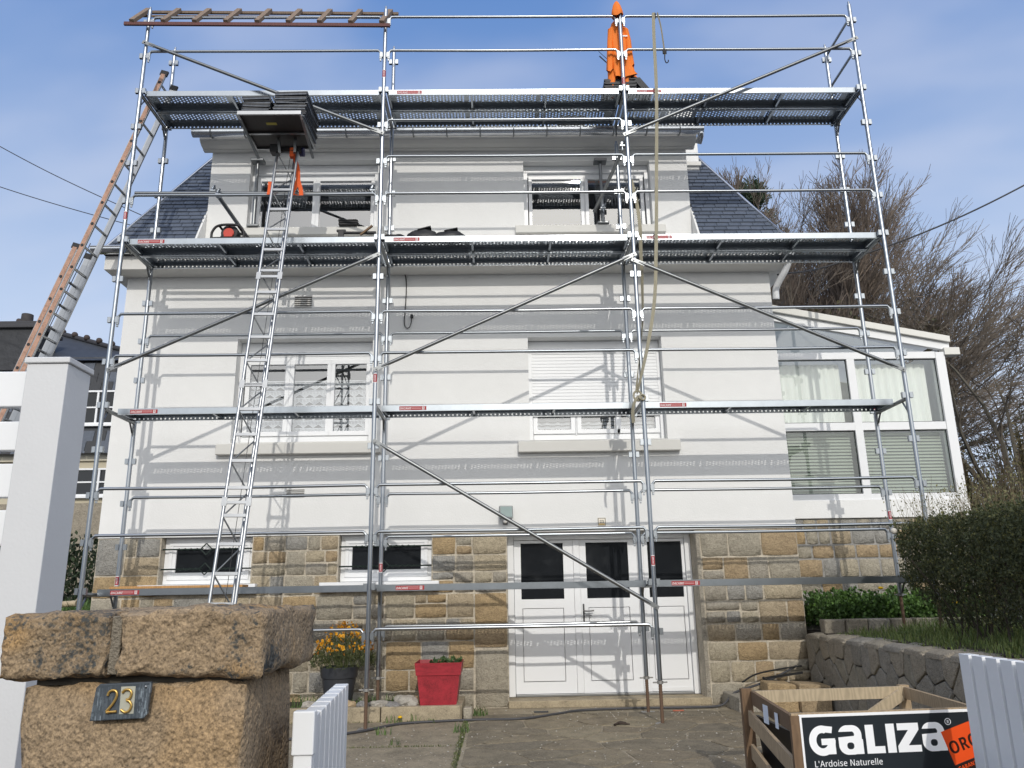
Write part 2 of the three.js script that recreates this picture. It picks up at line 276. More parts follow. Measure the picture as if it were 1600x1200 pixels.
// eaves, gutters, cornice
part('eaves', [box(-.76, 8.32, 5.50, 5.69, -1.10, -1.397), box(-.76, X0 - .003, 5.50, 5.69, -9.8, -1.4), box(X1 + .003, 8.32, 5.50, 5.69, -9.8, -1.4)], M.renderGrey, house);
function gutter(x0, x1, y, z, rr, mat, parent) {   // half-round gutter with brackets
  const pts = []; for (let i = 0; i <= 10; i++) { const a = Math.PI + Math.PI * i / 10; pts.push([Math.cos(a) * rr, Math.sin(a) * rr]); } pts[10][1] += .01;
  const pos = [], idx = []; pts.forEach(p => { pos.push(x0, y + p[1], z + p[0], x1, y + p[1], z + p[0]); }); for (let i = 0; i < 10; i++) idx.push(i * 2, i * 2 + 1, i * 2 + 3, i * 2, i * 2 + 3, i * 2 + 2);
  const g = new THREE.BufferGeometry(); g.setAttribute('position', new THREE.BufferAttribute(new Float32Array(pos), 3)); g.setIndex(idx); g.computeVertexNormals(); metreUV(g);
  const cap = x => { const s = new THREE.CircleGeometry(rr, 12, Math.PI, Math.PI); s.rotateY(Math.PI / 2); s.translate(x, y, z); return s; };
  const m = part('gutter', [metreUV(g), cap(x0), cap(x1), rod(V(x0, y + .005, z + rr), V(x1, y + .005, z + rr), .011, 6)], mat, parent);
  return m;
}
const g1 = gutter(-.90, 8.42, 5.76, -1.03, .075, M.zinc, house);
const g2 = gutter(.24, 7.27, 7.50, -1.06, .075, M.zinc, house);
for (let i = 0; i < 15; i++) { const x = .5 + i * .46; const pts = []; for (let k = 0; k <= 8; k++) { const a = Math.PI + Math.PI * k / 8; pts.push(V(x, 7.50 + Math.sin(a) * .08, -1.06 + Math.cos(a) * .08)); } part('bracket', polyPipe(pts, .009, 5), M.galvDull, g2); }
for (let i = 0; i < 3; i++) { const x = [-.4, 8.1, 7.7][i]; const pts = []; for (let k = 0; k <= 8; k++) { const a = Math.PI + Math.PI * k / 8; pts.push(V(x, 5.76 + Math.sin(a) * .08, -1.03 + Math.cos(a) * .08)); } part('bracket', polyPipe(pts, .009, 5), M.galvDull, g1); }
{ // cove cornice under the dormer's gutter
  const prof = [[-1.40, 7.385], [-1.33, 7.385], [-1.325, 7.40], [-1.25, 7.412], [-1.19, 7.445], [-1.165, 7.50], [-1.165, 7.56], [-1.14, 7.565], [-1.14, 7.62], [-1.40, 7.62]];
  const s = new THREE.Shape(prof.map(p => new THREE.Vector2(-p[0], p[1]))); const g = new THREE.ExtrudeGeometry(s, { depth: 6.92, bevelEnabled: false });
  g.rotateY(Math.PI / 2); g.scale(1, 1, 1); g.translate(.29, 0, 0);
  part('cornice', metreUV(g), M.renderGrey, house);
}
{ // downpipe shoe at the right hand corner
  part('downpipe', [pipe([V(8.30, 5.72, -1.06), V(8.30, 5.60, -1.08), V(8.26, 5.45, -1.2), V(8.17, 5.26, -1.36), V(8.16, 5.1, -1.39)], .045, 16, 9)], M.aluWhite, house);
  part('downpipe', [pipe([V(7.24, 7.50, -1.06), V(7.24, 7.42, -1.07), V(7.22, 7.33, -1.15)], .045, 8, 9)], M.zinc, house);
}
// roof: steep hipped slopes either side of the dormer, each slate laid by hand
const PITCH = 2.0, EY = 5.72, EZ = -1.06, EXL = -.80, EXR = 8.36, RH = 1.93;
const roof = part('roof', (() => {
  const k = RH / PITCH, a = [EXL, EY, EZ], b = [EXR, EY, EZ], c = [EXR - k, EY + RH, EZ - k], d = [EXL + k, EY + RH, EZ - k], zb = -9.9;
  const e = [EXL, EY, zb], f = [EXR, EY, zb], h = [EXL + k, EY + RH, zb + k], i2 = [EXR - k, EY + RH, zb + k];
  const fl = [[EXL, EY, EZ], [.395, EY, EZ], [.395, EY + RH, EZ - k], [EXL + k, EY + RH, EZ - k]], fr = [[7.105, EY, EZ], [EXR, EY, EZ], [EXR - k, EY + RH, EZ - k], [7.105, EY + RH, EZ - k]];
  return [quadGeo(...fl), quadGeo(...fr), quadGeo(e, a, d, h), quadGeo(b, f, i2, c), quadGeo(f, e, h, i2), box(.40, 7.10, 7.56, 7.6, -3.6, -1.13), quadGeo([.395, 7.605, -1.14], [7.105, 7.605, -1.14], [7.105, 8.0, -3.6], [.395, 8.0, -3.6]), quadGeo(d, c, [4.5, 8.6, -5], [3.0, 8.6, -5]), quadGeo(h, d, [3, 8.6, -5], [3, 8.6, -6]), quadGeo(c, i2, [4.5, 8.6, -6], [4.5, 8.6, -5])];
})(), M.roofBase, house);
{
  const r = rng(77), L = Math.hypot(1, PITCH), ex = .085, W = .165, n = V(0, 1 / L, PITCH / L), up = V(0, PITCH / L, -1 / L), X = V(1, 0, 0);
  const slateGeo = w => { const g = new THREE.BoxGeometry(w - .006, ex * 1.5, .009); return metreUV(g, 2.5); };
  const gW = slateGeo(W), lean = Math.atan(.010 / ex) * 1.1;
  const rows = Math.floor(RH * L / PITCH / ex);
  for (const sideR of [false, true]) for (let j = 0; j < rows; j++) {
    const s = (j + .72) * ex, y = EY + s * up.y, z = EZ + s * up.z, inset = (s / L);
    const xa = sideR ? 7.11 : EXL + inset, xb = sideR ? EXR - inset : .39;
    let x = sideR ? xb : xa; const dir = sideR ? -1 : 1, end = sideR ? xa : xb; let first = true;
    while ((end - x) * dir > .03) {
      let w = first && j % 2 ? W / 2 : W; first = false; w = Math.min(w, Math.abs(end - x)); const cx = x + dir * w / 2;
      const m = new THREE.Mesh(Math.abs(w - W) < .001 ? gW : slateGeo(w), [M.slate, M.slate, M.slateB, M.slateC][Math.floor(r() * 4)]); m.name = 'slate'; m.castShadow = m.receiveShadow = true;
      m.matrixAutoUpdate = true; const B = new THREE.Matrix4().makeBasis(X, up, n); m.quaternion.setFromRotationMatrix(B); m.rotateX(-lean - (r() - .5) * .02); m.rotateZ((r() - .5) * .012);
      m.position.set(cx, y, z).addScaledVector(n, .014 + r() * .003); roof.add(m); x += dir * w;
    }
  }
  for (const sideR of [false, true]) { const k = RH / PITCH, a = V(sideR ? EXR : EXL, EY, EZ), b = V(sideR ? EXR - k : EXL + k, EY + RH, EZ - k); part('hip_strip', rod(a.add(V(0, .02, .01)), b.add(V(0, .02, .01)), .022, 6), M.zinc, roof); if (sideR) part('ridge_cap', metreUV(new THREE.ConeGeometry(.08, .16, 4).translate(b.x - .02, b.y + .06, b.z)), M.slateC, roof); }
  part('chimney', [box(6.98, 7.40, 7.0, 8.40, -2.35, -1.84), box(6.94, 7.44, 8.40, 8.48, -2.4, -1.79)], M.render, roof);
  part('chimney_flashing', box(6.96, 7.425, 7.37, 7.44, -2.37, -1.80, .01), M.sill, roof);
  part('roof_vent', [box(5.35, 5.65, 7.72, 7.92, -1.75, -1.45), box(5.32, 5.68, 7.92, 7.95, -1.8, -1.4)], M.dark, roof);
}
// ---------------------------------------------------------------- windows
function lace(w, h, fn) {
  const c = document.createElement('canvas'); c.width = w; c.height = h; const x = c.getContext('2d'); x.fillStyle = '#000'; x.fillRect(0, 0, w, h); fn(x, w, h);
  const t = new THREE.CanvasTexture(c); t.wrapS = THREE.RepeatWrapping; return t;
}
const laceRows = lace(512, 1024, (x, w, h) => {
  const row = 128; for (let j = 0; j < 8; j++) { const y = j * row; x.fillStyle = '#8a8a8a'; 
    for (let i = 0; i < 4; i++) { const a = i * 128; x.fillStyle = '#9c9c9c'; x.beginPath(); x.moveTo(a, y + 6); x.lineTo(a + 128, y + 6); x.lineTo(a + 128, y + 62); x.lineTo(a + 64, y + 120); x.lineTo(a, y + 62); x.fill();
      x.strokeStyle = '#fff'; x.lineWidth = 7; x.beginPath(); x.moveTo(a, y + 62); x.lineTo(a + 64, y + 120); x.lineTo(a + 128, y + 62); x.stroke();
      x.fillStyle = '#222'; for (let k = 0; k < 30; k++) { const px = a + 10 + ((k * 37) % 108), py = y + 16 + ((k * 53) % 70); if (py - y > 62 + (58 * (1 - Math.abs(px - a - 64) / 64)) - 12) continue; x.beginPath(); x.arc(px, py, 4.5, 0, 7); x.fill(); }
      x.strokeStyle = '#eee'; x.lineWidth = 4; x.beginPath(); x.arc(a + 64, y + 52, 26, 0, 7); x.stroke(); }
    x.fillStyle = '#fff'; x.fillRect(0, y, w, 8); } });
const laceEdge = lace(512, 256, (x, w, h) => { x.fillStyle = '#282828'; x.fillRect(0, 0, w, 150); for (let i = 0; i < 8; i++) { x.fillStyle = i % 2 ? '#444' : '#3a3a3a'; x.beginPath(); x.moveTo(i * 64, 140); x.lineTo(i * 64 + 64, 140); x.lineTo(i * 64 + 32, 240); x.fill(); x.strokeStyle = '#777'; x.lineWidth = 5; x.stroke(); } for (let k = 0; k < 26; k++) { x.fillStyle = '#353535'; x.fillRect(k * 20, 0, 8, 140); } });
const ruffle = lace(256, 512, (x, w, h) => { for (let j = 0; j < 16; j++) { const y = j * 32; for (let k = 0; k < 22; k++) { x.fillStyle = k % 2 ? '#cfcfcf' : '#7a7a7a'; x.fillRect(0, y + k * .8, w, .8); } x.fillStyle = '#fff'; x.fillRect(0, y + 15, w, 4); } });
const clothMat = (alpha, rx, ry, o = .0) => { const t = alpha.clone(); t.wrapS = t.wrapT = THREE.RepeatWrapping; t.repeat.set(rx, ry); t.needsUpdate = true; return SD([.72, .74, .78], .95, { alphaMap: t, transparent: true }); };
const laceMat = clothMat(laceRows, 1, 1), edgeMat = clothMat(laceEdge, 1, 1), ruffleMat = clothMat(ruffle, 1, 1);
const sheerMat = new THREE.MeshPhysicalMaterial({ color: col(.88, .88, .86), roughness: 1, transmission: .10, thickness: 0, side: THREE.DoubleSide });
function hanging(x0, x1, y0, y1, z, waves, amp, mat, name, parent, rx = 1, ry = 1) {
  const n = 48, g = new THREE.PlaneGeometry(x1 - x0, y1 - y0, n, 4); const p = g.attributes.position; g.translate((x0 + x1) / 2, (y0 + y1) / 2, z);
  for (let i = 0; i < p.count; i++) { const u = (p.getX(i) - x0) / (x1 - x0); p.setZ(i, z + Math.sin(u * waves * 6.283) * amp + .4 * amp * Math.sin(u * waves * 2.3 * 6.283 + 1)); }
  const uv = g.attributes.uv; for (let i = 0; i < uv.count; i++) uv.setXY(i, uv.getX(i) * rx, uv.getY(i) * ry); g.computeVertexNormals(); return part(name, g, mat, parent);
}
function frameRing(x0, x1, y0, y1, z0, z1, t, bev = .006) { return [box(x0, x1, y0, y0 + t, z0, z1, bev), box(x0, x1, y1 - t, y1, z0, z1, bev), box(x0, x0 + t, y0 + t - .004, y1 - t + .004, z0 + .002, z1 - .002, bev), box(x1 - t, x1, y0 + t - .004, y1 - t + .004, z0 + .002, z1 - .002, bev)]; }
function sash(w, x0, x1, y0, y1, z, t, glass = M.glass) {
  part('sash', frameRing(x0, x1, y0, y1, z - .03, z + .03, t), M.pvc, w);
  part('pane', metreUV(new THREE.PlaneGeometry(x1 - x0 - t * 2 + .01, y1 - y0 - t * 2 + .01).translate((x0 + x1) / 2, (y0 + y1) / 2, z)), glass, w);
}
function bigWindow(key, label, glassX, y0, y1, boxH) {
  const o = opens[key], w = sub('window', house, label), z = WZ - .20;
  part('frame', [...frameRing(o[0] + .003, o[1] - .003, o[2] + .003, y1 + .05, z - .06, z + .015, .055), box(o[0] + .06, o[1] - .06, o[2] + .05, o[2] + .14, z - .05, z + .008, .006)], M.pvc, w);
  part('shutter_box', [box(o[0] + .003, o[1] - .003, y1 + .052, o[3] - .003, z - .3, z + .02, .008), box(o[0] + .003, o[1] - .003, y1 + .075, y1 + .10, z + .02, z + .03)], M.pvc, w);
  part('guide_rail', [box(o[0] + .003, o[0] + .05, o[2] + .02, y1 + .06, z + .018, z + .055, .004)], M.pvc, w); part('guide_rail', [box(o[1] - .05, o[1] - .003, o[2] + .02, y1 + .06, z + .018, z + .055, .004)], M.pvc, w);
  for (const [a, b] of glassX) sash(w, a - .06, b + .06, y0, y1, z, .06);
  for (let i = 0; i + 1 < glassX.length; i++) { const a = glassX[i][1] + .062, b = glassX[i + 1][0] - .062; if (b - a > .01) part('mullion', box(a, b, y0 - .02, y1 + .004, z - .028, z + .022, .005), M.pvc, w); }
  part('sill', [box(o[0] - .155, o[1] + .145, o[2] - .14, o[2] + .002, WZ - .10, WZ + .09, .012), box(o[0] - .002, o[1] + .002, o[2] - .001, o[2] + .03, WZ - .24, WZ + .0, .004)], M.sill, w);
  return w;
}
const W1 = bigWindow('W1', 'left main floor window with lace café curtains', [[1.095, 1.555], [1.675, 2.11], [2.215, 2.63]], 3.34, 4.37);
hanging(1.08, 2.66, 3.36, 4.10, WZ - .27, 10, .010, laceMat, 'curtain', W1, 3.0, .9); part('curtain_rod', rod(V(1.0, 4.10, WZ - .27), V(2.70, 4.10, WZ - .27), .008, 6), M.pvc, W1);
const W2 = bigWindow('W2', 'right main floor window with its roller shutter half down', [[4.90, 5.335], [5.475, 5.925], [6.0, 6.45]], 3.32, 4.36);
hanging(4.86, 6.5, 3.34, 4.3, WZ - .27, 12, .022, ruffleMat, 'curtain', W2, 4, 1.2);
{ let y = 4.40; for (let i = 0; i < 18; i++) { part('shutter_slat', box(4.83, 6.515, y - .0435, y, WZ - .165, WZ - .150, .005), M.pvc, W2); y -= .0445; } part('shutter_end_bar', box(4.83, 6.515, y - .05, y, WZ - .17, WZ - .145, .004), M.aluWhite, W2); }
function upWindow(key, label, glassX) {
  const o = opens[key], w = sub('window', house, label), z = WZ - .17, y0 = o[2] + .05, y1 = 7.06;
  part('frame', frameRing(o[0] + .003, o[1] - .003, o[2] + .003, 7.10, z - .06, z + .012, .05), M.pvc, w);
  part('shutter_box', [box(o[0] + .003, o[1] - .003, 7.103, o[3] - .003, z - .3, z + .03, .008)], M.pvc, w);
  part('guide_rail', [box(o[0] + .003, o[0] + .06, o[2] + .02, 7.10, z + .014, z + .055, .004)], M.pvc, w); part('guide_rail', [box(o[1] - .06, o[1] - .003, o[2] + .02, 7.10, z + .014, z + .055, .004)], M.pvc, w);
  for (const [a, b] of glassX) sash(w, a - .05, b + .05, y0, y1, z, .05);
  for (let i = 0; i + 1 < glassX.length; i++) { const a = glassX[i][1] + .052, b = glassX[i + 1][0] - .052; if (b - a > .01) part('mullion', box(a, b, y0, y1, z - .028, z + .022, .005), M.pvc, w); }
  part('sill', [box(o[0] - .13, o[1] + .16, o[2] - .115, o[2] + .002, WZ - .10, WZ + .07, .012)], M.sill, w);
  for (const [a, b] of glassX) hanging(a + .1, b - .1, 6.62, 7.04, z - .08, 6, .008, edgeMat, 'valance', w, 1.5, 1);
  return w;
}
upWindow('U1', 'left dormer window partly behind the hoist', [[1.07, 1.80], [1.90, 2.62]]);
upWindow('U2', 'right dormer window with two tall panes', [[4.90, 5.585], [5.70, 6.44]]);
function lowWindow(key, label) {
  const o = opens[key], w = sub('window', house, label), z = WZ - .16;
  part('frame', [...frameRing(o[0] + .003, o[1] - .003, o[2] + .003, o[3] - .003, z - .07, z + .02, .06), ...frameRing(o[0] + .055, o[1] - .055, o[2] + .055, o[3] - .055, z - .05, z + .035, .05), ...frameRing(o[0] + .10, o[1] - .10, o[2] + .10, o[3] - .10, z - .045, z + .022, .045)], M.pvc, w);
  part('pane', new THREE.PlaneGeometry(o[1] - o[0] - .24, o[3] - o[2] - .24).translate((o[0] + o[1]) / 2, (o[2] + o[3]) / 2, z), M.glassDark, w);
  part('sill', [box(o[0] - .20, o[1] + .10, 1.365, 1.475, WZ - .3, WZ + .10, .006)], M.pvc, w);
  for (const y of [1.905, 1.665]) {   // twisted iron bar with an open diamond in it
    const cx = o[0] + (o[1] - o[0]) * .48, zb = WZ - .07, d = .07; const g = [rod(V(o[0] - .02, y, zb), V(cx - d, y, zb), .010, 5), rod(V(cx + d, y, zb), V(o[1] + .02, y, zb), .010, 5)];
    const tw = x0 => { const q = []; for (let i = 0; i <= 20; i++) { const u = i / 20; q.push(V(x0 + u * .3, y + Math.cos(u * 25) * .010, zb + Math.sin(u * 25) * .010)); } return pipe(q, .007, 40, 4); };
    g.push(tw(o[0] + .2), tw(o[1] - .52)); const P = [V(cx - d, y, zb), V(cx, y + d, zb), V(cx + d, y, zb), V(cx, y - d, zb)]; for (let i = 0; i < 4; i++) g.push(rod(P[i], P[(i + 1) % 4], .008, 5));
    part('window_bar', g, SD([.012, .025, .02], .5, { metalness: .3 }), w);
  }
  return w;
}
const lowA = lowWindow('B1', 'left basement window with two iron bars'), lowB = lowWindow('B2', 'basement window beside the dark flower pot');
// ---------------------------------------------------------------- garage door
{
  const z = WZ - .30, d = sub('door', house, 'white three leaf door with dark upper panes');
  part('frame', [box(4.474, 4.555, .09, 2.045, z - .08, z + .03, .006), box(6.74, 6.816, .09, 2.045, z - .08, z + .03, .006), box(4.556, 6.739, 1.965, 2.045, z - .08, z + .03, .006)], M.pvc, d);
  const leaves = [[4.56, 5.31], [5.395, 6.125], [6.21, 6.735]], gl = [[4.645, 5.185], [5.475, 6.015], [6.265, 6.70]];
  leaves.forEach(([a, b], i) => {
    const [ga, gb] = gl[i], y0 = .12, y1 = 1.96;
    part('leaf', extrude(rectPts(a, b, y0, y1), z - .05, z, [rectPts(ga, gb, 1.235, 1.925), rectPts(ga + .01, gb - .01, .255, 1.125)]), M.pvc, d);
    part('dark_pane', box(ga - .01, gb + .01, 1.225, 1.935, z - .035, z - .02), M.glassDark, d);
    part('panel', box(ga + .016, gb - .016, .262, 1.118, z - .04, z - .004, .006), M.pvc, d); part('panel_back', box(ga + .004, gb - .004, .25, 1.13, z - .048, z - .043), SD([.5, .5, .5], .7), d);
  });
  part('cover_strip', [box(5.312, 5.393, .12, 1.96, z - .05, z + .012, .006), box(6.127, 6.208, .12, 1.96, z - .05, z + .012, .006)], M.pvc, d);
  part('handle', [box(5.412, 5.432, .93, 1.17, z + .001, z + .012, .004), rod(V(5.422, 1.085, z + .01), V(5.422, 1.085, z + .055), .008, 7), pipe([V(5.422, 1.085, z + .055), V(5.48, 1.082, z + .06), V(5.545, 1.088, z + .058)], .009, 8, 6), rod(V(5.422, 1.02, z + .01), V(5.422, 1.02, z + .03), .011, 8), rod(V(5.44, 1.035, z + .03), V(5.515, 1.03, z + .035), .006, 5)], SD([.12, .12, .125], .35, { metalness: .8 }), d);
  part('threshold', box(4.56, 6.735, .088, .116, z - .06, z + .03, .004), M.alu, d);
  part('kick_strip', box(6.23, 6.72, .125, .165, z + .001, z + .008), M.aluWhite, d);
}
// ---------------------------------------------------------------- wall fittings
for (const [x0, x1, y0, y1, label] of [[1.675, 1.90, 5.06, 5.205, 'louvred vent high on the white wall'], [1.71, 1.93, 2.53, 2.62, 'small louvred vent low on the white wall']]) {
  const v = thing('wall_vent', label, 'vent', [0, 0, 0], 'vents in the white wall'); const dark = SD([.16, .15, .14], .7);
  part('vent_back', box(x0, x1, y0, y1, WZ + .001, WZ + .004), dark, v);
  const n = y1 - y0 > .12 ? 5 : 4; for (let i = 0; i <= n; i++) { const y = y0 + (y1 - y0) * i / n; part('louvre', box(x0 - .004, x1 + .004, y - .006, y + .006, WZ + .004, WZ + .016, .003), M.renderGrey, v); }
}
{
  const f = thing('floodlight', 'small grey floodlight on the white wall left of the door', 'floodlight', [4.45, 2.28, WZ]); f.rotation.y = .12;
  part('housing', [box(-.085, .085, -.075, .085, .06, .13, .012)], SD([.30, .32, .32], .5, { metalness: .3 }), f); part('lens', box(-.07, .07, -.055, .07, .131, .136), SD([.30, .38, .37], .12), f); part('mount', [rod(V(0, -.09, 0), V(0, -.09, .08), .02, 8), box(-.03, .03, -.14, -.08, .001, .03, .006), rod(V(0, -.09, .08), V(0, -.07, .1), .012, 6)], SD([.16, .16, .16], .6), f);
  part('sensor', [new THREE.SphereGeometry(.028, 10, 8).translate(-.01, -.105, .10)], M.sill, f);
  const n = thing('number_tile', 'small enamel house number tile above the white door', 'number tile', [5.66, 2.158, WZ]);
  const c = document.createElement('canvas'); c.width = c.height = 128; const x = c.getContext('2d'); x.fillStyle = '#e6dfd0'; x.fillRect(0, 0, 128, 128); x.strokeStyle = '#3a342c'; x.lineWidth = 8; x.strokeRect(8, 8, 112, 112); x.fillStyle = '#c9a34a'; x.fillRect(16, 90, 96, 22); x.fillStyle = '#241e1a'; x.font = 'bold 62px serif'; x.textAlign = 'center'; x.fillText('23', 64, 82);
  const t = new THREE.CanvasTexture(c); t.colorSpace = THREE.SRGBColorSpace;
  part('tile', box(-.052, .052, -.052, .052, .001, .009), M.sill, n); part('tile_face', new THREE.PlaneGeometry(.1, .1).translate(0, 0, .0105), SD([1, 1, 1], .3, { map: t }), n);
}

// ================================================================ SCAFFOLD
const scaffold = thing('scaffold', 'galvanised steel facade scaffold three bays wide with four deck levels', 'scaffold', [0, 0, 0]);
const BX = [0, 3.003, 6.006, 9.003], BZ = -.795, LV = [1.4, 3.4, 5.4, 7.4], TR = .0243;
const decal = (w, h, fn) => { const c = document.createElement('canvas'); c.width = w; c.height = h; fn(c.getContext('2d'), w, h); const t = new THREE.CanvasTexture(c); t.colorSpace = THREE.SRGBColorSpace; return t; };
const makerDecal = SD([.72, .70, .70], .6, { map: decal(512, 80, (x, w, h) => {
  x.fillStyle = '#b3363a'; x.fillRect(0, 0, w, h); x.fillStyle = '#f3efee'; x.font = 'bold italic 62px sans-serif'; x.textBaseline = 'middle'; x.fillText('DACAME', 6, h / 2 + 3, 214);
  x.fillStyle = '#e3b9b9'; for (let j = 0; j < 2; j++) for (let k = 0; k < 15; k++) x.fillRect(232 + k * 12, 16 + j * 26, 7 + (k * 5 + j * 3) % 5, 12); x.fillStyle = '#f3efee'; x.fillRect(430, 8, 46, 64); x.fillStyle = '#b3363a'; x.fillRect(440, 16, 26, 8); x.fillRect(440, 32, 26, 8); x.fillRect(440, 48, 26, 8); }) });
const postDecal = SD([.75, .75, .75], .6, { map: decal(64, 256, (x, w, h) => { x.fillStyle = '#b02a34'; x.fillRect(0, 0, w, h); x.fillStyle = '#f4eeee'; x.fillRect(0, 0, w, 22); x.fillRect(0, h - 22, w, 22); x.save(); x.translate(w / 2, h / 2); x.rotate(-Math.PI / 2); x.font = 'bold italic 40px sans-serif'; x.textAlign = 'center'; x.fillText('DACAME', 0, 14, 190); x.restore(); }) });
const couplerGeo = (() => { const g = []; for (const c of [-1, 1]) { for (const t of [-.016, .016]) g.push(new THREE.BoxGeometry(.036, .066, .004).translate(c * .042, 0, t)); g.push(new THREE.BoxGeometry(.004, .066, .036).translate(c * .060, 0, 0), new THREE.BoxGeometry(.012, .03, .03).translate(c * .028, 0, 0)); } g.push(new THREE.BoxGeometry(.11, .010, .016)); return merge(g.map(x => metreUV(x))); })();
const footY = { '0,0': 0, '1,0': 0, '2,0': 0, '3,0': .80, '0,1': 0, '1,1': .16, '2,1': 0, '3,1': .80 };
const tubeLow = { '0,0': .45, '1,0': .40, '2,0': .42, '3,0': 1.2, '0,1': .42, '1,1': .44, '2,1': .39, '3,1': 1.24 };
const pr = rng(5);
for (let b = 0; b < 4; b++) for (let k = 0; k < 2; k++) {
  const x = BX[b], z = k ? BZ : 0, lo = tubeLow[b + ',' + k], top = k ? (b === 2 ? 7.1 : 8.60) : 8.58 + .05 * (b === 3), f = footY[b + ',' + k];
  const joints = [lo, 2.9, 4.9, 6.9, top].filter((v, i, a) => !i || v > a[i - 1] && v <= top);
  const g = [rod(V(x, lo, z), V(x, top, z), TR, 14)]; for (const j of joints.slice(1, -1)) g.push(rod(V(x, j - .05, z), V(x, j + .05, z), TR + .0025, 14)); g.push(rod(V(x, top, z), V(x, top + .05, z), TR * .72, 10, TR * .5));
  const p = part('post', g, anyGalv(), scaffold);
  for (let y = lo + .12; ; y += .5) { const yy = Math.round((y - 1.4) * 2) / 2 + 1.4; if (yy > top - .04) break; if (yy < lo + .05) continue; const c = new THREE.Mesh(couplerGeo, M.galv); c.name = 'coupler'; c.position.set(x, yy, z); c.castShadow = c.receiveShadow = true; p.add(c); if (yy > 9) break; }
  const jack = part('screw_jack', [rod(V(x, f + .01, z), V(x, lo + .05, z), .0175, 10), ...Array.from({ length: 14 }, (_, i) => { const y = f + .04 + (lo - f - .05) * i / 14; return rod(V(x, y, z), V(x, y + .008, z), .0195, 8); })], M.rust, scaffold);
  part('base_plate', metreUV(box(x - .075, x + .075, f + .004, f + .013, z - .075, z + .075, .002), 2), M.castEnd, jack);
  part('collar_nut', [rod(V(x, lo - .035, z), V(x, lo - .005, z), .034, 6), rod(V(x - .075, lo - .02, z + .01), V(x + .075, lo - .02, z - .01), .0085, 6)], M.castEnd, jack);
}
// stickers round some of the posts
for (const [b, k, y] of [[1, 0, 7.62], [1, 0, 3.67], [2, 0, 1.62], [0, 1, 1.52], [1, 1, 1.62], [3, 1, 3.46], [2, 0, 7.5], [3, 1, 2.13], [0, 1, 3.47], [0, 0, 5.7]]) part('post_sticker', new THREE.CylinderGeometry(TR + .0008, TR + .0008, .11, 14, 1, true, -.9, 1.8).translate(BX[b], y, k ? BZ : 0), postDecal, scaffold);
// guard rails hooked down into the couplers at both ends
function guardRail(b, y, k) {
  const x0 = BX[b] + .05, x1 = BX[b + 1] - .05, z = k ? BZ : 0, h = y + .07; const sag = (pr() - .5) * .008;
  const P = [V(x0, y + .035, z), V(x0 + .003, y + .052, z), V(x0 + .015, h - .005, z), V(x0 + .04, h, z), V(x0 + .12, h, z), V((x0 + x1) / 2, h - .004 + sag, z), V(x1 - .12, h, z), V(x1 - .04, h, z), V(x1 - .015, h - .005, z), V(x1 - .003, y + .052, z), V(x1, y + .035, z)];
  const curve = new THREE.CatmullRomCurve3(P, false, 'centripetal'); const g = new THREE.TubeGeometry(curve, 60, .0175, 9, false);
  const m = part('guard_rail', [g, ...[x0, x1].flatMap(x => [box(x - .016, x + .016, y - .055, y + .05, z - .012, z + .012, .004), box(x - .010, x + .010, y - .085, y - .06, z - .010, z + .012, .003)])], anyGalv(), scaffold); return m;
}
for (const [k, y, bays] of [[0, 8.4, [0, 1, 2]], [0, 7.9, [0, 1, 2]], [0, 6.9, [1]], [0, 6.4, [1, 2]], [0, 5.9, [0, 1, 2]], [0, 4.4, [0, 1, 2]], [0, 3.9, [0, 1, 2]], [1, 4.4, [0, 1, 2]], [0, 2.4, [0, 1, 2]], [1, 2.4, [0, 1, 2]], [0, 1.9, [0, 1, 2]], [1, 1.9, [1, 2]], [0, .9, [0, 1]], [1, .9, [1]]]) for (const b of bays) guardRail(b, y, k);
for (const y of [8.4, 7.9]) part('end_rail', [rod(V(BX[3], y + .06, -.06), V(BX[3], y + .06, BZ + .06), .0175, 9), box(BX[3] - .012, BX[3] + .012, y - .04, y + .07, -.07, -.045), box(BX[3] - .012, BX[3] + .012, y - .04, y + .07, BZ + .045, BZ + .07)], M.galv, scaffold);
// diagonal braces with flattened ends
function brace(a, b) {
  const d = b.clone().sub(a).normalize(), s = V(0, 0, 1), A = a.clone().addScaledVector(d, .16), B = b.clone().addScaledVector(d, -.16);
  part('diagonal_brace', [metreUV(rod(A, B, .021, 10), 3, pr(), pr()), rod(a.clone().addScaledVector(d, .06), A, .011, 8, .021), rod(B, b.clone().addScaledVector(d, -.06), .021, 8, .011), beam(a.clone().addScaledVector(d, -.03), a.clone().addScaledVector(d, .14), .012, .045, s), beam(b.clone().addScaledVector(d, -.14), b.clone().addScaledVector(d, .03), .012, .045, s), rod(a.clone().add(V(0, 0, -.035)), a.clone().add(V(0, 0, .02)), .010, 7), rod(b.clone().add(V(0, 0, -.035)), b.clone().add(V(0, 0, .02)), .010, 7)], M.galvDull, scaffold);
}
for (const [x0, y0, x1, y1] of [[0, 8.07, 3.0, 6.77], [5.985, 6.73, 9.003, 8.09], [0.04, 3.80, 2.995, 5.16], [3.02, 3.77, 5.995, 5.13], [5.99, 5.06, 8.98, 3.69], [3.03, 2.94, 6.005, 1.147]]) brace(V(x0, y0, .045), V(x1, y1, .045));
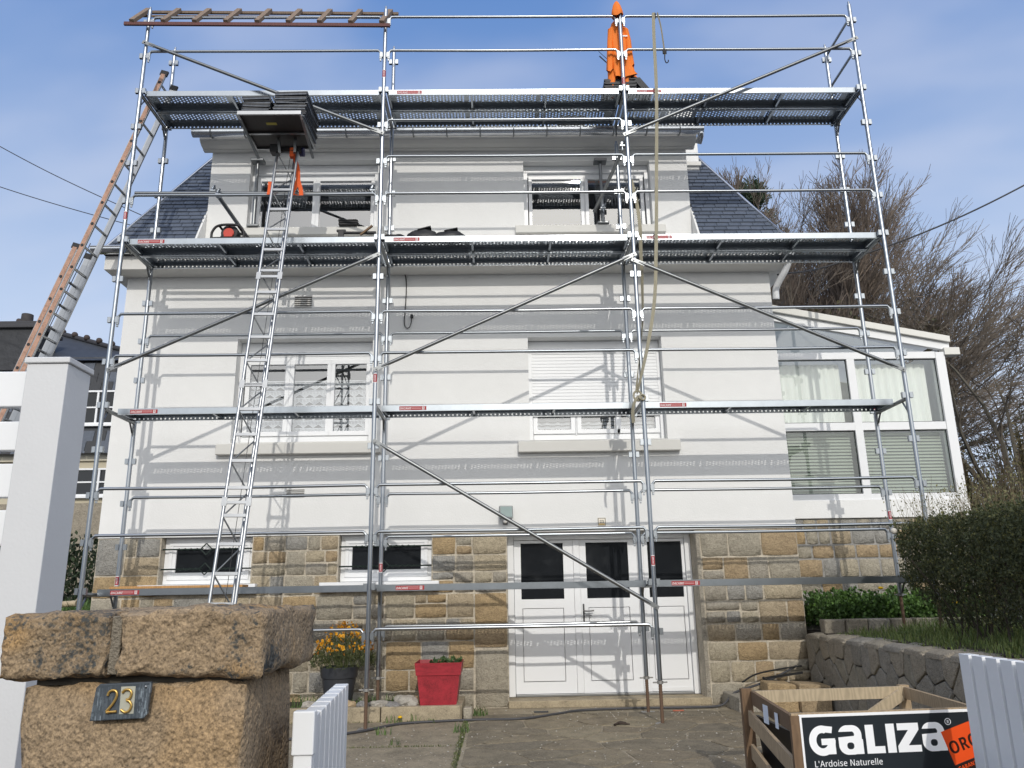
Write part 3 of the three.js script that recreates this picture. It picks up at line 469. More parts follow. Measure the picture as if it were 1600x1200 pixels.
// ---------------------------------------------------------------- decks: pressed steel planks with real perforations
function perforated(L, w, cols, rows, hw, hh) {   // flat sheet at y 0, x 0..L, z 0..-w, with a grid of open holes in the middle band
  const pos = [], q = (xa, xb, za, zb) => { if (xb - xa < 1e-5 || zb - za < 1e-5) return; pos.push(xa, 0, -za, xb, 0, -za, xb, 0, -zb, xa, 0, -za, xb, 0, -zb, xa, 0, -zb); };
  const band0 = (w - rows.band) / 2, m = .09, p = (L - 2 * m) / cols, rp = rows.band / rows.n;
  q(0, L, 0, band0); q(0, L, w - band0, w); q(0, m, band0, w - band0); q(L - m, L, band0, w - band0);
  for (let i = 0; i < cols; i++) {
    const xa = m + i * p, ha = xa + (p - hw) / 2, hb = ha + hw, odd = i % 2; q(xa, ha, band0, w - band0); q(hb, xa + p, band0, w - band0);
    if (i % 22 > 20) { q(ha, hb, band0, w - band0); continue; }
    let z = band0; const n = rows.n - odd; for (let j = 0; j < n; j++) { const c = band0 + (j + .5 + odd * .5) * rp; q(ha, hb, z, c - hh / 2); z = c + hh / 2; } q(ha, hb, z, w - band0);
  }
  const g = new THREE.BufferGeometry(); g.setAttribute('position', new THREE.BufferAttribute(new Float32Array(pos), 3)); g.computeVertexNormals(); return metreUV(g);
}
const PL = 2.93, PW = .355;
const plankGeo = (() => {
  const g = [perforated(PL, PW, 66, { n: 4, band: .165 }, .018, .023)];
  const lip = PLH => [box(0, PL, -PLH, -.0005, -.0025, 0), box(0, PL, -PLH, -PLH + .002, -.022, -.003)];
  g.push(...lip(.07));
  // rear lip with a row of round punchings left open
  const pos = [], q = (xa, xb, ya, yb) => pos.push(xa, ya, -PW, xb, ya, -PW, xb, yb, -PW, xa, ya, -PW, xb, yb, -PW, xa, yb, -PW); q(0, PL, -.07, -.052); q(0, PL, -.034, 0); const n = 58, p = PL / n; for (let i = 0; i < n; i++) q(i * p, i * p + p * .68, -.052, -.034);
  const rg = new THREE.BufferGeometry(); rg.setAttribute('position', new THREE.BufferAttribute(new Float32Array(pos), 3)); rg.computeVertexNormals(); g.push(metreUV(rg), box(0, PL, -.07, -.068, -PW + .003, -PW + .022));
  for (const x of [.02, PL * .36, PL * .68, PL - .02]) g.push(box(x - .012, x + .012, -.055, -.002, -PW + .003, -.003));
  g.push(box(0, .003, -.065, -.001, -PW, 0), box(PL - .003, PL, -.065, -.001, -PW, 0));
  return merge(g);
})();
for (let l = 0; l < 4; l++) for (let b = 0; b < 3; b++) for (const z of l > 1 ? [-.03, -.40] : [-.27]) {
  const m = part('deck_plank', plankGeo, M.galvDeck, scaffold); m.position.set(BX[b] + .037, LV[l] + .022, z);
  if (z > -.3 && !(l === 3 && b === 0)) part('maker_sticker', new THREE.PlaneGeometry(.31, .046).translate(.28 + (l < 2 ? .08 : 0) * (b > 0 ? 1 : .2), -.037, .002), makerDecal, m);
}
for (let l = 0; l < 4; l++) for (let b = 0; b < 4; b++) {   // transoms with gussets, one at each pair of posts
  const x = BX[b], y = LV[l] - .035; part('transom', [rod(V(x, y, -.03), V(x, y, BZ + .03), .022, 9), box(x - .006, x + .006, y - .16, y + .01, -.045, -.028), box(x - .006, x + .006, y - .16, y + .01, BZ + .028, BZ + .045), beam(V(x, y - .14, BZ + .035), V(x, y - .01, BZ + .13), .006, .02, V(0, 0, 1)), beam(V(x, y - .14, -.035), V(x, y - .01, -.13), .006, .02, V(0, 0, 1))], M.galvDull, scaffold);
}
// tie tubes propped in the dormer windows, with swivel clamps
const clampGeo = p => [rod(p.clone().add(V(-.03, 0, 0)), p.clone().add(V(.03, 0, 0)), .036, 8), rod(p.clone().add(V(0, -.06, .02)), p.clone().add(V(0, .06, .02)), .010, 6), rod(p.clone().add(V(0, 0, .02)), p.clone().add(V(.03, .05, .06)), .012, 6), box(p.x - .02, p.x + .02, p.y + .02, p.y + .05, p.z - .03, p.z + .03, .006)];
part('tie_tube', [rod(V(.05, 6.03, -.06), V(2.95, 6.0, -.06), .0243, 10)], M.galvDull, scaffold);
part('tie_tube', [rod(V(1.00, 6.05, -.10), V(1.30, 5.62, -1.15), .0243, 10)], M.galvDull, scaffold);
part('window_prop', [rod(V(1.06, 6.24, -1.36), V(1.06, 7.20, -1.36), .022, 9), rod(V(1.06, 6.24, -1.36), V(1.06, 6.7, -1.36), .028, 9), box(.97, 1.15, 7.20, 7.245, -1.43, -1.29, .01), box(.98, 1.14, 6.205, 6.24, -1.42, -1.30, .01)], M.galvDull, scaffold);
part('window_prop', [rod(V(5.86, 6.24, -1.36), V(5.86, 7.16, -1.36), .022, 9), rod(V(5.86, 6.24, -1.36), V(5.86, 6.6, -1.36), .028, 9), box(5.77, 5.95, 7.16, 7.205, -1.43, -1.29, .01), box(5.78, 5.94, 6.205, 6.24, -1.42, -1.30, .01)], M.galvDull, scaffold);
part('tie_tube', [rod(V(5.98, 6.62, -.03), V(5.74, 6.38, -1.30), .0243, 10)], M.galvDull, scaffold);
for (const p of [V(.98, 6.06, -.08), V(5.95, 6.62, -.06), V(5.86, 6.42, -1.30), V(1.05, 6.0, -.06), V(2.9, 6.02, -.03)]) part('clamp', clampGeo(p), M.galv, scaffold);
// a timber board lying on the lowest deck
single('scaffold_board', metreUV(box(.10, 1.55, 1.424, 1.452, -.61, -.40, .004), 2), SD([.50, .27, .10], .8, { map: T.wood }), 'orange timber board lying on the lowest scaffold deck', 'board');

// ================================================================ HOIST (inclined ladder lift)
{
  const A = V(1.813, 0.02, 1.267), B = V(1.903, 6.50, .138), d = B.clone().sub(A), L = d.length(), u = d.clone().normalize(), X = V(1, 0, 0).addScaledVector(u, -u.x).normalize(), N = X.clone().cross(u).normalize();   // N towards the viewer
  const at = (s, x, n) => A.clone().addScaledVector(u, s).addScaledVector(X, x).addScaledVector(N, n);
  const h = thing('roofing_hoist', 'aluminium ladder hoist leaning up the scaffold to the top deck', 'hoist', [0, 0, 0]);
  const w = .118; part('rail', metreUV(rod(at(0, -w, 0), at(L, -w, 0), .0165, 10), 3), M.alu, h); part('rail', metreUV(rod(at(0, w, 0), at(L, w, 0), .0165, 10), 3), M.alu, h); part('rear_chord', metreUV(rod(at(0.05, .045, -.15), at(L, .045, -.15), .017, 9), 3), M.alu, h);
  const n = 24; for (let i = 0; i < n; i++) { const s = .14 + i * (L - .2) / (n - 1); part('rung', beam(at(s, -w + .01, 0), at(s, w - .01, 0), .030, .020, u), M.alu, h);
    const e = s + (L - .2) / (n - 1) / 2, o = i % 2; if (i < n - 1) { part('lattice_bar', rod(at(o ? s : e + .13, -w, -.01), at(o ? e + .13 : s, .045, -.145), .008, 5), M.galvDull, h); part('lattice_bar', rod(at(o ? e + .13 : s, w, -.01), at(o ? s : e + .13, .045, -.145), .008, 5), M.galvDull, h); } }
  for (const s of [L * .33, L * .52, L * .72]) part('joint_plate', [beam(at(s, -w - .0, .012), at(s + .09, -w, .012), .05, .012, X), beam(at(s, w, .012), at(s + .09, w, .012), .05, .012, X), beam(at(s + .04, -w, 0), at(s + .04, w, 0), .03, .02, u)], M.alu, h);
  part('wire_rope', rod(at(.1, .0, -.06), at(L, .02, -.06), .003, 5), M.cable, h);
  const head = part('head_gear', [beam(at(L - .02, -w - .04, 0), at(L - .02, w + .04, 0), .06, .05, u), rod(at(L + .02, -.05, -.05), at(L + .02, .07, -.05), .04, 10), box(1.70, 1.80, 6.43, 6.53, .08, .2, .01)], M.black, h);
  part('pulley', rod(at(L + .0, w + .01, -.06), at(L, w + .06, -.06), .055, 14), SD([.02, .02, .08], .5), h);
  part('latch', [box(1.93, 1.98, 6.38, 6.50, .10, .17, .008)], M.orangeStrap, h);
  // carriage tray
  const y = 6.60, x0 = 1.47, x1 = 2.19, z0 = -.02, z1 = .72;
  const c = part('carriage_tray', box(x0 + .02, x1 - .02, y + .004, y + .022, z0 + .02, z1 - .02), M.plyDark, h);
  part('tray_edge', [box(x0, x1, y - .02, y + .03, z1 - .02, z1, .004), box(x0, x1, y - .02, y + .03, z0, z0 + .02, .004), box(x0, x0 + .02, y - .02, y + .03, z0 + .02, z1 - .02, .004), box(x1 - .02, x1, y - .02, y + .03, z0 + .02, z1 - .02, .004), box(x0 + .02, x1 - .02, y - .018, y + .003, .30, .335, .003)], M.alu, c);
  part('rating_plate', new THREE.PlaneGeometry(.12, .05).rotateX(Math.PI / 2).translate(1.80, y + .002, .5), SD([.45, .38, .05], .6), c);
  part('tray_bracket', [beam(V(x0 + .01, y, z1 - .05), V(x0 + .03, y - .12, z0 - .02), .03, .02, V(1, 0, 0)), beam(V(x1 - .01, y, z1 - .05), V(x1 - .03, y - .12, z0 - .02), .03, .02, V(1, 0, 0)), beam(V(1.80, y, .2), V(1.82, 6.42, .18), .03, .03, V(1, 0, 0)), beam(V(2.0, y, .2), V(2.0, 6.42, .18), .03, .03, V(1, 0, 0))], M.galvDull, c);
  // slates loaded on it in two leaning piles
  const r = rng(12);
  for (const [cx, n, lab, w0] of [[1.645, 17, 'left pile of new black slates on the hoist tray', .31], [2.02, 22, 'right pile of new black slates on the hoist tray', .36]]) {
    const s = thing('slate_pile', lab, 'slate pile', [cx, y + .0225, .34], 'slates loaded on the hoist');
    let yy = 0; for (let i = 0; i < n; i++) { const t = .012 + r() * .006, g = metreUV(box(-w0 / 2, w0 / 2, 0, t, -.30, .27), 2); const m = part('slate', g, i % 3 ? M.slateNew : M.slateC, s); m.position.set((r() - .5) * .022 + (w0 > .33 ? i * .001 : 0), yy, (r() - .5) * .03); m.rotation.set((r() - .5) * .02, (r() - .5) * .08, (r() - .5) * .03 + (w0 > .33 ? .012 : 0)); yy += t + .001; }
  }
  // orange webbing slung from the head of the hoist
  const st = thing('orange_sling', 'orange lifting sling hanging beside the head of the hoist', 'sling'); const rb = (pts, wd) => ribbon(pts, wd, V(1, 0, 0));
  part('sling_loop', [rb([V(1.96, 6.45, .10), V(2.02, 6.25, .09), V(2.03, 6.12, .08), V(2.07, 5.98, .09), V(2.08, 5.90, .10)], .05), rb([V(2.03, 6.14, .08), V(2.0, 6.02, .08), V(1.98, 5.92, .1), V(2.08, 5.90, .10)], .05), rb([V(1.70, 6.10, .07), V(1.705, 6.0, .08), V(1.70, 5.92, .09)], .06)], M.orangeStrap, st);
}
function ribbon(pts, w, side, thick = .003) {
  const c = new THREE.CatmullRomCurve3(pts), n = Math.max(16, pts.length * 10), pos = [], idx = [];
  for (let i = 0; i <= n; i++) { const t = i / n, p = c.getPoint(t), s = typeof side === 'function' ? side(t) : side, tan = c.getTangent(t), nn = s.clone().cross(tan).normalize().multiplyScalar(thick / 2), h = s.clone().multiplyScalar(w / 2); for (const [a, b] of [[-1, -1], [1, -1], [1, 1], [-1, 1]]) { const q = p.clone().addScaledVector(h, a).addScaledVector(nn, b); pos.push(q.x, q.y, q.z); } }
  for (let i = 0; i < n; i++) for (let k = 0; k < 4; k++) { const a = i * 4 + k, b = i * 4 + (k + 1) % 4; idx.push(a, b, b + 4, a, b + 4, a + 4); }
  const g = new THREE.BufferGeometry(); g.setAttribute('position', new THREE.BufferAttribute(new Float32Array(pos), 3)); g.setIndex(idx); const f = g.toNonIndexed(); f.computeVertexNormals(); return metreUV(f, 4);
}

// ================================================================ LADDERS
{ // extension ladder leaning at the left end of the scaffold
  const t = thing('extension_ladder', 'worn orange and grey extension ladder leaning at the left of the scaffold', 'ladder', [0, 0, 0]);
  const P = (y, off, z) => V(.09 + (y - 7.9) * .312 - off * .954, y + off * .298, z), za = -.36, zb = -.67, S = V(0, 0, 1);
  const fly = [3.3, 7.9], low = [0.02, 5.45], off = .072;
  const face = SD([.46, .27, .19], .65, { map: rep(T.granite, .8, .8) });
  for (const [rng_, o, nm] of [[fly, 0, 'fly'], [low, off, 'base']]) {
    for (const z of [za, zb]) { const p = part('stile', beam(P(rng_[0], o, z), P(rng_[1], o, z), .025, .07, S), M.alu, t); if (z === za) part('orange_face', beam(P(rng_[0], o, z + .0145), P(rng_[1], o, z + .0145), .004, .054, S), face, p); part('end_cap', beam(P(rng_[1] - .02, o, z), P(rng_[1] + .05, o, z), .03, .095, S), M.rubber, p); }
    for (let y = rng_[0] + .2; y < rng_[1] - .1; y += .285) { part('rung', rod(P(y, o, za + .02), P(y, o, zb), .016, 7), M.alu, t); part('rung_plug', rod(P(y, o, za + .014), P(y, o, za + .022), .019, 8), M.rubber, t); }
  }
  part('rope', rod(P(3.4, .05, -.5), P(5.6, .05, -.55), .005, 5), M.cable, t); part('rung_hook', beam(P(3.85, .06, za - .05), P(3.95, .0, zb + .05), .05, .04, UP), M.dark, t);
}
{ // wooden roof ladder tied along the top guard rail
  const t = thing('roof_ladder', 'brown wooden roof ladder lying along the top left guard rail', 'ladder', [0, 0, 0]); const r = rng(3);
part('stile', metreUV(beam(V(-.27, 8.325, .075), V(3.07, 8.285, .075), .045, .028, UP), 2), SD([.13, .045, .04], .7, { map: T.wood }), t); part('stile', metreUV(beam(V(-.16, 8.705, -.175), V(3.14, 8.665, -.175), .035, .028, UP), 2), M.timberGrey, t);
  part('middle_batten', metreUV(beam(V(-.15, 8.60, -.12), V(3.06, 8.56, -.12), .025, .02, UP), 2), M.timberGrey, t);
  for (let i = 0; i < 9; i++) { const x = -.17 + i * .392; part('rung', metreUV(beam(V(x, 8.345 - i * .004, .098), V(x + .075, 8.72 - i * .004, -.145), .062, .045, V(1, 0, 0)), 3, r()), SD([.26, .19, .14], .85, { map: T.wood }), t); }
}

// ================================================================ THINGS ON THE SCAFFOLD
{ // rain suit hung over the top of a post
  const j = thing('rain_suit', 'bright orange hooded rain jacket and trousers hung on a scaffold post', 'rain suit', [6.0, 0, 0]); j.scale.x = .84;
  const shell = (rows, n, close) => { const pos = [], idx = [], uvs = []; rows.forEach(([y, cx, cz, rx, rz, f, ph], i) => { for (let k = 0; k <= n; k++) { const a = k / n * 6.2832, w = 1 + f * Math.sin(a * 5 + ph) + f * .6 * Math.sin(a * 9 + ph * 2 + i); pos.push(cx + Math.cos(a) * rx * w, y + (i === rows.length - 1 ? .03 * Math.sin(a * 2 + 1) : 0), cz + Math.sin(a) * rz * w); uvs.push(k / n, i); } }); const W = n + 1; for (let i = 0; i + 1 < rows.length; i++) for (let k = 0; k < n; k++) { const a = i * W + k; idx.push(a, a + 1, a + W + 1, a, a + W + 1, a + W); } const g = new THREE.BufferGeometry(); g.setAttribute('position', new THREE.BufferAttribute(new Float32Array(pos), 3)); g.setAttribute('uv', new THREE.BufferAttribute(new Float32Array(uvs), 2)); g.setIndex(idx); g.computeVertexNormals(); return g; };
  part('hood', shell([[8.70, -.03, 0, .006, .006, 0, 0], [8.675, -.03, 0, .03, .03, .05, 0], [8.62, -.03, -.005, .06, .06, .06, .5], [8.55, -.028, -.01, .082, .08, .05, 1], [8.50, -.028, -.01, .09, .085, .06, 1.4], [8.47, -.028, -.012, .082, .08, .06, 2]], 30), M.orange, j);
  part('jacket', shell([[8.50, -.01, -.13, .045, .05, .05, 0], [8.44, -.01, -.13, .09, .07, .08, .4], [8.36, -.01, -.135, .125, .08, .09, 1], [8.22, .005, -.14, .135, .085, .15, 1.7], [8.05, .01, -.145, .142, .09, .13, 2.5], [7.85, .02, -.15, .168, .095, .16, 2.9], [7.72, .035, -.15, .19, .10, .17, 3.3], [7.64, .05, -.15, .205, .105, .18, 3.6]], 44), M.orange, j);
  part('sleeve', shell([[8.36, .10, -.12, .05, .05, .1, 0], [8.2, .13, -.11, .05, .05, .14, 1], [8.0, .145, -.10, .045, .05, .14, 2], [7.8, .165, -.10, .045, .045, .12, 3]], 20), M.orange, j); part('sleeve', shell([[8.36, -.11, -.12, .05, .05, .1, 0], [8.15, -.135, -.12, .05, .05, .14, 1], [7.95, -.15, -.11, .05, .05, .14, 2], [7.72, -.165, -.1, .05, .05, .12, 3]], 20), M.orange, j);
  for (const [x, x2] of [[-.12, -.15], [.07, .08]]) part('trouser_leg', shell([[7.72, x, -.15, .075, .07, .08, 0], [7.6, x * 1.05, -.15, .072, .065, .1, 1], [7.50, x2, -.15, .068, .065, .1, 2], [7.44, x2, -.15, .075, .07, .1, 2]], 20), M.orange, j);
  part('reflective_trim', box(.045, .12, 8.205, 8.222, -.052, -.048), M.aluWhite, j);
}
{ // slates stacked on the top deck, and an aerial on the roof behind
  const r = rng(9), s = thing('slate_pile', 'low pile of black slates on the top deck under the rain suit', 'slate pile', [5.98, 7.424, -.24]); let y = 0;
  for (let i = 0; i < 12; i++) { const m = part('slate', metreUV(box(-.20, .20, 0, .015, -.15, .15), 2), M.slateNew, s); m.position.set((r() - .5) * .03, y, (r() - .5) * .03); m.rotation.y = (r() - .5) * .1; y += .0162; }
  for (let i = 0; i < 6; i++) { const m = part('leaning_slate', metreUV(box(-.006, .006, 0, .26, -.14, .14), 2), M.slateNew, s); m.position.set(.40 - i * .017, .0, 0); m.rotation.z = .62; }
  const a = thing('aerial', 'thin television aerial on the roof behind the top deck', 'aerial', [0, 0, 0]);
  part('mast', rod(V(6.75, 7.7, -3.2), V(6.75, 9.75, -3.2), .012, 6), M.galvDull, a); part('boom', rod(V(6.22, 10.32, -3.2), V(6.85, 9.62, -3.2), .010, 6), M.dark, a);
  for (let i = 0; i < 9; i++) { const u = i / 8, p = V(6.22 + u * .63, 10.32 - u * .70, -3.2); part('element', rod(p.clone().add(V(.10, .16, -.2)), p.clone().add(V(-.04, -.06, .2)), .005, 4), M.dark, a); }
}
{ // webbing straps
  const s1 = thing('webbing_strap', 'long khaki webbing strap hanging from the top guard rail', 'strap', [0, 0, 0]);
  part('strap_run', [ribbon([V(6.44, 8.50, .03), V(6.425, 8.2, .035), V(6.40, 7.3, .045), V(6.33, 6.2, .045), V(6.262, 5.2, .045), V(6.20, 4.55, .05), V(6.10, 4.05, .05), V(5.98, 3.6, .05), V(5.935, 3.44, .06)], .040, t => V(Math.cos(Math.max(0, t - .72) * 4.5), 0, .25 + Math.sin(Math.max(0, t - .72) * 4.5)).normalize())], M.webbing, s1);
  part('strap_knot', [new THREE.TorusGeometry(.045, .011, 6, 14).scale(1, 1.2, .6).translate(5.94, 3.42, .05), new THREE.TorusGeometry(.038, .012, 6, 14).rotateY(.7).scale(1.2, .8, .7).translate(5.99, 3.40, .055), ribbon([V(5.95, 3.42, .06), V(5.90, 3.34, .05), V(5.88, 3.24, .02), V(5.885, 3.12, 0)], .04, V(.8, 0, .6))], M.webbing, s1);
  part('ratchet_tail', [ribbon([V(6.49, 8.50, .03), V(6.52, 8.3, .03), V(6.54, 8.0, .03), V(6.545, 7.86, .03)], .02, V(.7, 0, .7))], M.webbing, s1); part('hook', pipe([V(6.545, 7.87, .03), V(6.54, 7.80, .03), V(6.555, 7.75, .03), V(6.58, 7.76, .03), V(6.585, 7.79, .03)], .007, 14, 5), M.dark, s1); part('ratchet', box(6.52, 6.57, 7.88, 7.95, .02, .04, .005), M.dark, s1); part('loop', [new THREE.TorusGeometry(.03, .012, 6, 12).rotateY(Math.PI / 2).translate(6.46, 8.47, 0)], M.dark, s1);
  const s2 = thing('webbing_strap', 'shorter khaki strap hanging behind the third post below the second deck', 'strap', [0, 0, 0]);
  part('strap_run', [ribbon([V(6.03, 6.15, -.03), V(6.085, 5.85, -.05), V(6.10, 5.5, -.015), V(6.10, 5.2, -.06), V(6.095, 4.9, -.06), V(6.06, 4.3, -.03), V(5.97, 3.75, .03), V(5.93, 3.48, .05)], .042, t => V(Math.cos(t * 2), 0, .5 * Math.sin(t * 2)).normalize())], M.webbing, s2);
}
{ // things left on the second deck
  const Y = 5.424;
  const rl = thing('cable_reel', 'black and red cable reel on the left of the second deck', 'cable reel', [1.20, Y, -.17]);
  part('frame', [...[-.12, .12].flatMap(z => [pipe([V(-.19, 0, z), V(-.185, .09, z), V(-.11, .17, z), V(.11, .17, z), V(.185, .09, z), V(.19, 0, z)], .015, 24, 6)]), rod(V(-.11, .17, -.12), V(-.11, .17, .12), .014, 6), rod(V(.11, .17, -.12), V(.11, .17, .12), .014, 6), rod(V(0, .17, -.12), V(0, .17, .12), .014, 6), box(-.2, .2, .002, .02, -.13, .13, .006)], M.black, rl);
  part('drum', [rod(V(0, .10, -.08), V(0, .10, .08), .085, 18), new THREE.TorusGeometry(.085, .02, 6, 18).translate(0, .10, .06), new THREE.TorusGeometry(.085, .02, 6, 18).translate(0, .10, -.02)], M.black, rl); part('hub', [rod(V(0, .085, .081), V(0, .085, .10), .062, 16), box(-.05, .05, .03, .075, .1, .112, .01)], M.redDark, rl);
  const tl = thing('slate_hammer', 'black slate hammer on the second deck beside the second post', 'hammer', [2.70, Y + .02, -.12]);
  part('head', [box(-.21, -.14, .0, .11, -.02, .02, .008), box(-.23, -.12, .085, .115, -.015, .015, .006)], M.black, tl); part('handle', [rod(V(-.14, .075, 0), V(.14, .07, 0), .018, 8), rod(V(.14, .07, 0), V(.24, .07, 0), .022, 8)], M.black, tl); part('wedge', [beam(V(.06, .03, .03), V(.20, .15, .03), .03, .02, V(0, 0, 1))], M.woodDark, tl);
  const pd = thing('folded_sheet', 'folded black sheet on the sill of the left dormer window', 'sheet', [2.36, 6.205, -1.34]); { const r = rng(31); for (let i = 0; i < 3; i++) part('fold', box(-.14 + r() * .02, .14 - r() * .02, .0 + i * .028, .026 + i * .028, -.06, .06, .01), M.black, pd); }
  for (const [x, w, lab, h] of [[3.16, .17, 'flat black rubber pan by the second post', .06], [3.50, .21, 'middle black tool bag on the second deck', .12], [3.82, .21, 'right black tool bag on the second deck', .10]]) {
    const b = thing('tool_bag', lab, 'tool bag', [x, Y, -.15], 'bags left on the second deck'); const g = new THREE.SphereGeometry(1, 24, 12, 0, 6.2832, 0, Math.PI / 2); g.scale(w, h * 1.15, .12); const p = g.attributes.position; for (let i = 0; i < p.count; i++) { const k = 1 + .12 * noise3(p.getX(i) * 9 + x, p.getY(i) * 9, p.getZ(i) * 9); p.setXYZ(i, p.getX(i) * k, p.getY(i) * k, p.getZ(i) * k); } g.computeVertexNormals(); part('bag_body', g, M.black, b);
    if (h > .08) part('bag_flap', [beam(V(-.06, h * .9, 0), V(.10, h * 1.25, 0), .16, .012, V(0, 0, 1)), box(-.02, .08, h * .7, h * 1.2, -.02, .02, .01)], M.dark, b);
  }
  single('hanging_cable', [pipe([V(3.05, 5.56, -1.2), V(3.09, 5.60, -1.37), V(3.15, 5.48, -1.375), V(3.165, 5.30, -1.38), V(3.155, 5.0, -1.38), V(3.145, 4.84, -1.38), V(3.165, 4.75, -1.375), V(3.21, 4.74, -1.37), V(3.235, 4.80, -1.37), V(3.245, 4.88, -1.37)], .007, 60, 6), box(3.225, 3.265, 4.88, 4.925, -1.39, -1.35, .008)], M.cable, 'black cable with a plug hanging on the white wall', 'cable');
}

// ================================================================ VERANDA
const VZ = -1.9;
{
  const v = thing('veranda', 'white framed glazed veranda on a stone base beside the house', 'veranda', [0, 0, 0]);
  const xl = 8.12, xr = 10.62, ye = 4.46, yr = 5.02, D = -4.6;
  const body = part('base_wall', [box(xl, xr, .0, 2.20, D, VZ - .016)], M.mortarGrey, v);
  part('base_band', [metreUV(box(xl, xr + .02, 2.20, 2.44, D, VZ + .02, .006))], M.render, v);
  const r = rng(404); for (const s of ashlar(xl + .14, xr, .86, 2.195, r, .15, .26)) part('stone', roughStone(s[0] + .012, s[1] - .012, s[2] + .012, s[3] - .012, .02, r, VZ - .014), stoneMats[[2, 3, 6, 2, 7, 0, 3, 5, 1][Math.floor(r() * 9)]], body);
  for (const s of ashlar(xl, xl + .14, .86, 2.195, r, .12, .2)) part('stone', roughStone(s[0] + .01, s[1] - .01, s[2] + .01, s[3] - .01, .018, r, VZ - .014), stoneMats[3], body);
  // posts, rails, sloping head
  part('frame_post', box(xl, xl + .06, 2.44, 4.95, VZ - .07, VZ, .006), M.aluWhite, v); part('frame_post', box(9.24, 9.35, 2.44, ye - .06, VZ - .07, VZ + .004, .006), M.aluWhite, v); part('frame_post', box(xr - .12, xr + .01, 2.44, ye + .02, VZ - .12, VZ + .012, .006), M.aluWhite, v);
  part('frame_rail', box(xl + .06, xr - .12, 2.44, 2.52, VZ - .07, VZ + .002, .006), M.aluWhite, v); part('frame_rail', box(xl + .06, xr - .12, 3.38, 3.49, VZ - .07, VZ + .002, .006), M.aluWhite, v); part('frame_rail', box(xl + .06, xr - .12, ye - .07, ye + .03, VZ - .07, VZ + .006, .006), M.aluWhite, v);
  const slope = (y0, y1, dz, nm, mat) => part(nm, extrude([[xl, yr + y0], [xr + .10, ye + .06 + y0 * .9], [xr + .10, ye + .06 + y1 * .9], [xl, yr + y1]], VZ - .07, VZ + dz), mat, v);
  slope(-.02, .10, .0, 'roof_beam', M.aluWhite); slope(.105, .20, .05, 'roof_fascia', SD([.70, .69, .64], .6));
  part('gutter_end', [box(xr + .0, xr + .22, ye - .03, ye + .08, VZ - .10, VZ + .04, .01)], SD([.68, .67, .62], .5), v);
  part('roof_panel', [quadGeo([xl, yr + .2, VZ], [xr + .1, ye + .24, VZ], [xr + .1, ye + .24, D], [xl, yr + .2, D])], new THREE.MeshPhysicalMaterial({ color: col(.85, .87, .86), roughness: 1, transmission: .35, thickness: 0, side: THREE.DoubleSide }), v);
  const paneBox = (a, b, y0, y1) => part('pane', [new THREE.PlaneGeometry(b - a, y1 - y0).translate((a + b) / 2, (y0 + y1) / 2, VZ - .035)], M.glassGreen, v);
  const bays = [[xl + .06, 9.24], [9.35, xr - .12]]; for (const [a, b] of bays) { paneBox(a, b, 2.52, 3.38); paneBox(a, b, 3.49, ye - .07);
    part('gasket', [...frameRing(a, b, 2.52, 3.38, VZ - .03, VZ - .026, .012, 0), ...frameRing(a, b, 3.49, ye - .07, VZ - .03, VZ - .026, .012, 0)], M.black, v); }
  { const s = new THREE.Shape([[xl + .06, ye + .03], [xr - .2, ye + .03], [xl + .06, yr - .03]].map(p => new THREE.Vector2(...p))); part('pane', new THREE.ShapeGeometry(s).translate(0, 0, VZ - .035), M.glassGreen, v); }
  part('side_wall', [box(xr - .05, xr, 2.44, ye + .1, D, VZ - .13)], M.aluWhite, v); part('back_wall', [box(xl, xr, 2.44, 5.0, D - .05, D)], SD([.60, .59, .52], .9), v); part('floor', box(xl, xr, 2.40, 2.445, D, VZ - .1), M.interior, v);
  for (const [a, b] of bays) hanging(a + .03, b - (a > 9 ? .09 : .05), 3.42, 4.36, VZ - .16, 9, .014, sheerMat, 'curtain', v);
  for (const [a, b] of bays) for (let i = 0; i < 19; i++) { const y = 2.55 + i * .0445; const s = part('blind_slat', metreUV(new THREE.BoxGeometry(b - a - .06, .0015, .046).rotateX(.95).translate((a + b) / 2, y, VZ - .14)), SD([.36, .39, .34], .6), v); }
}

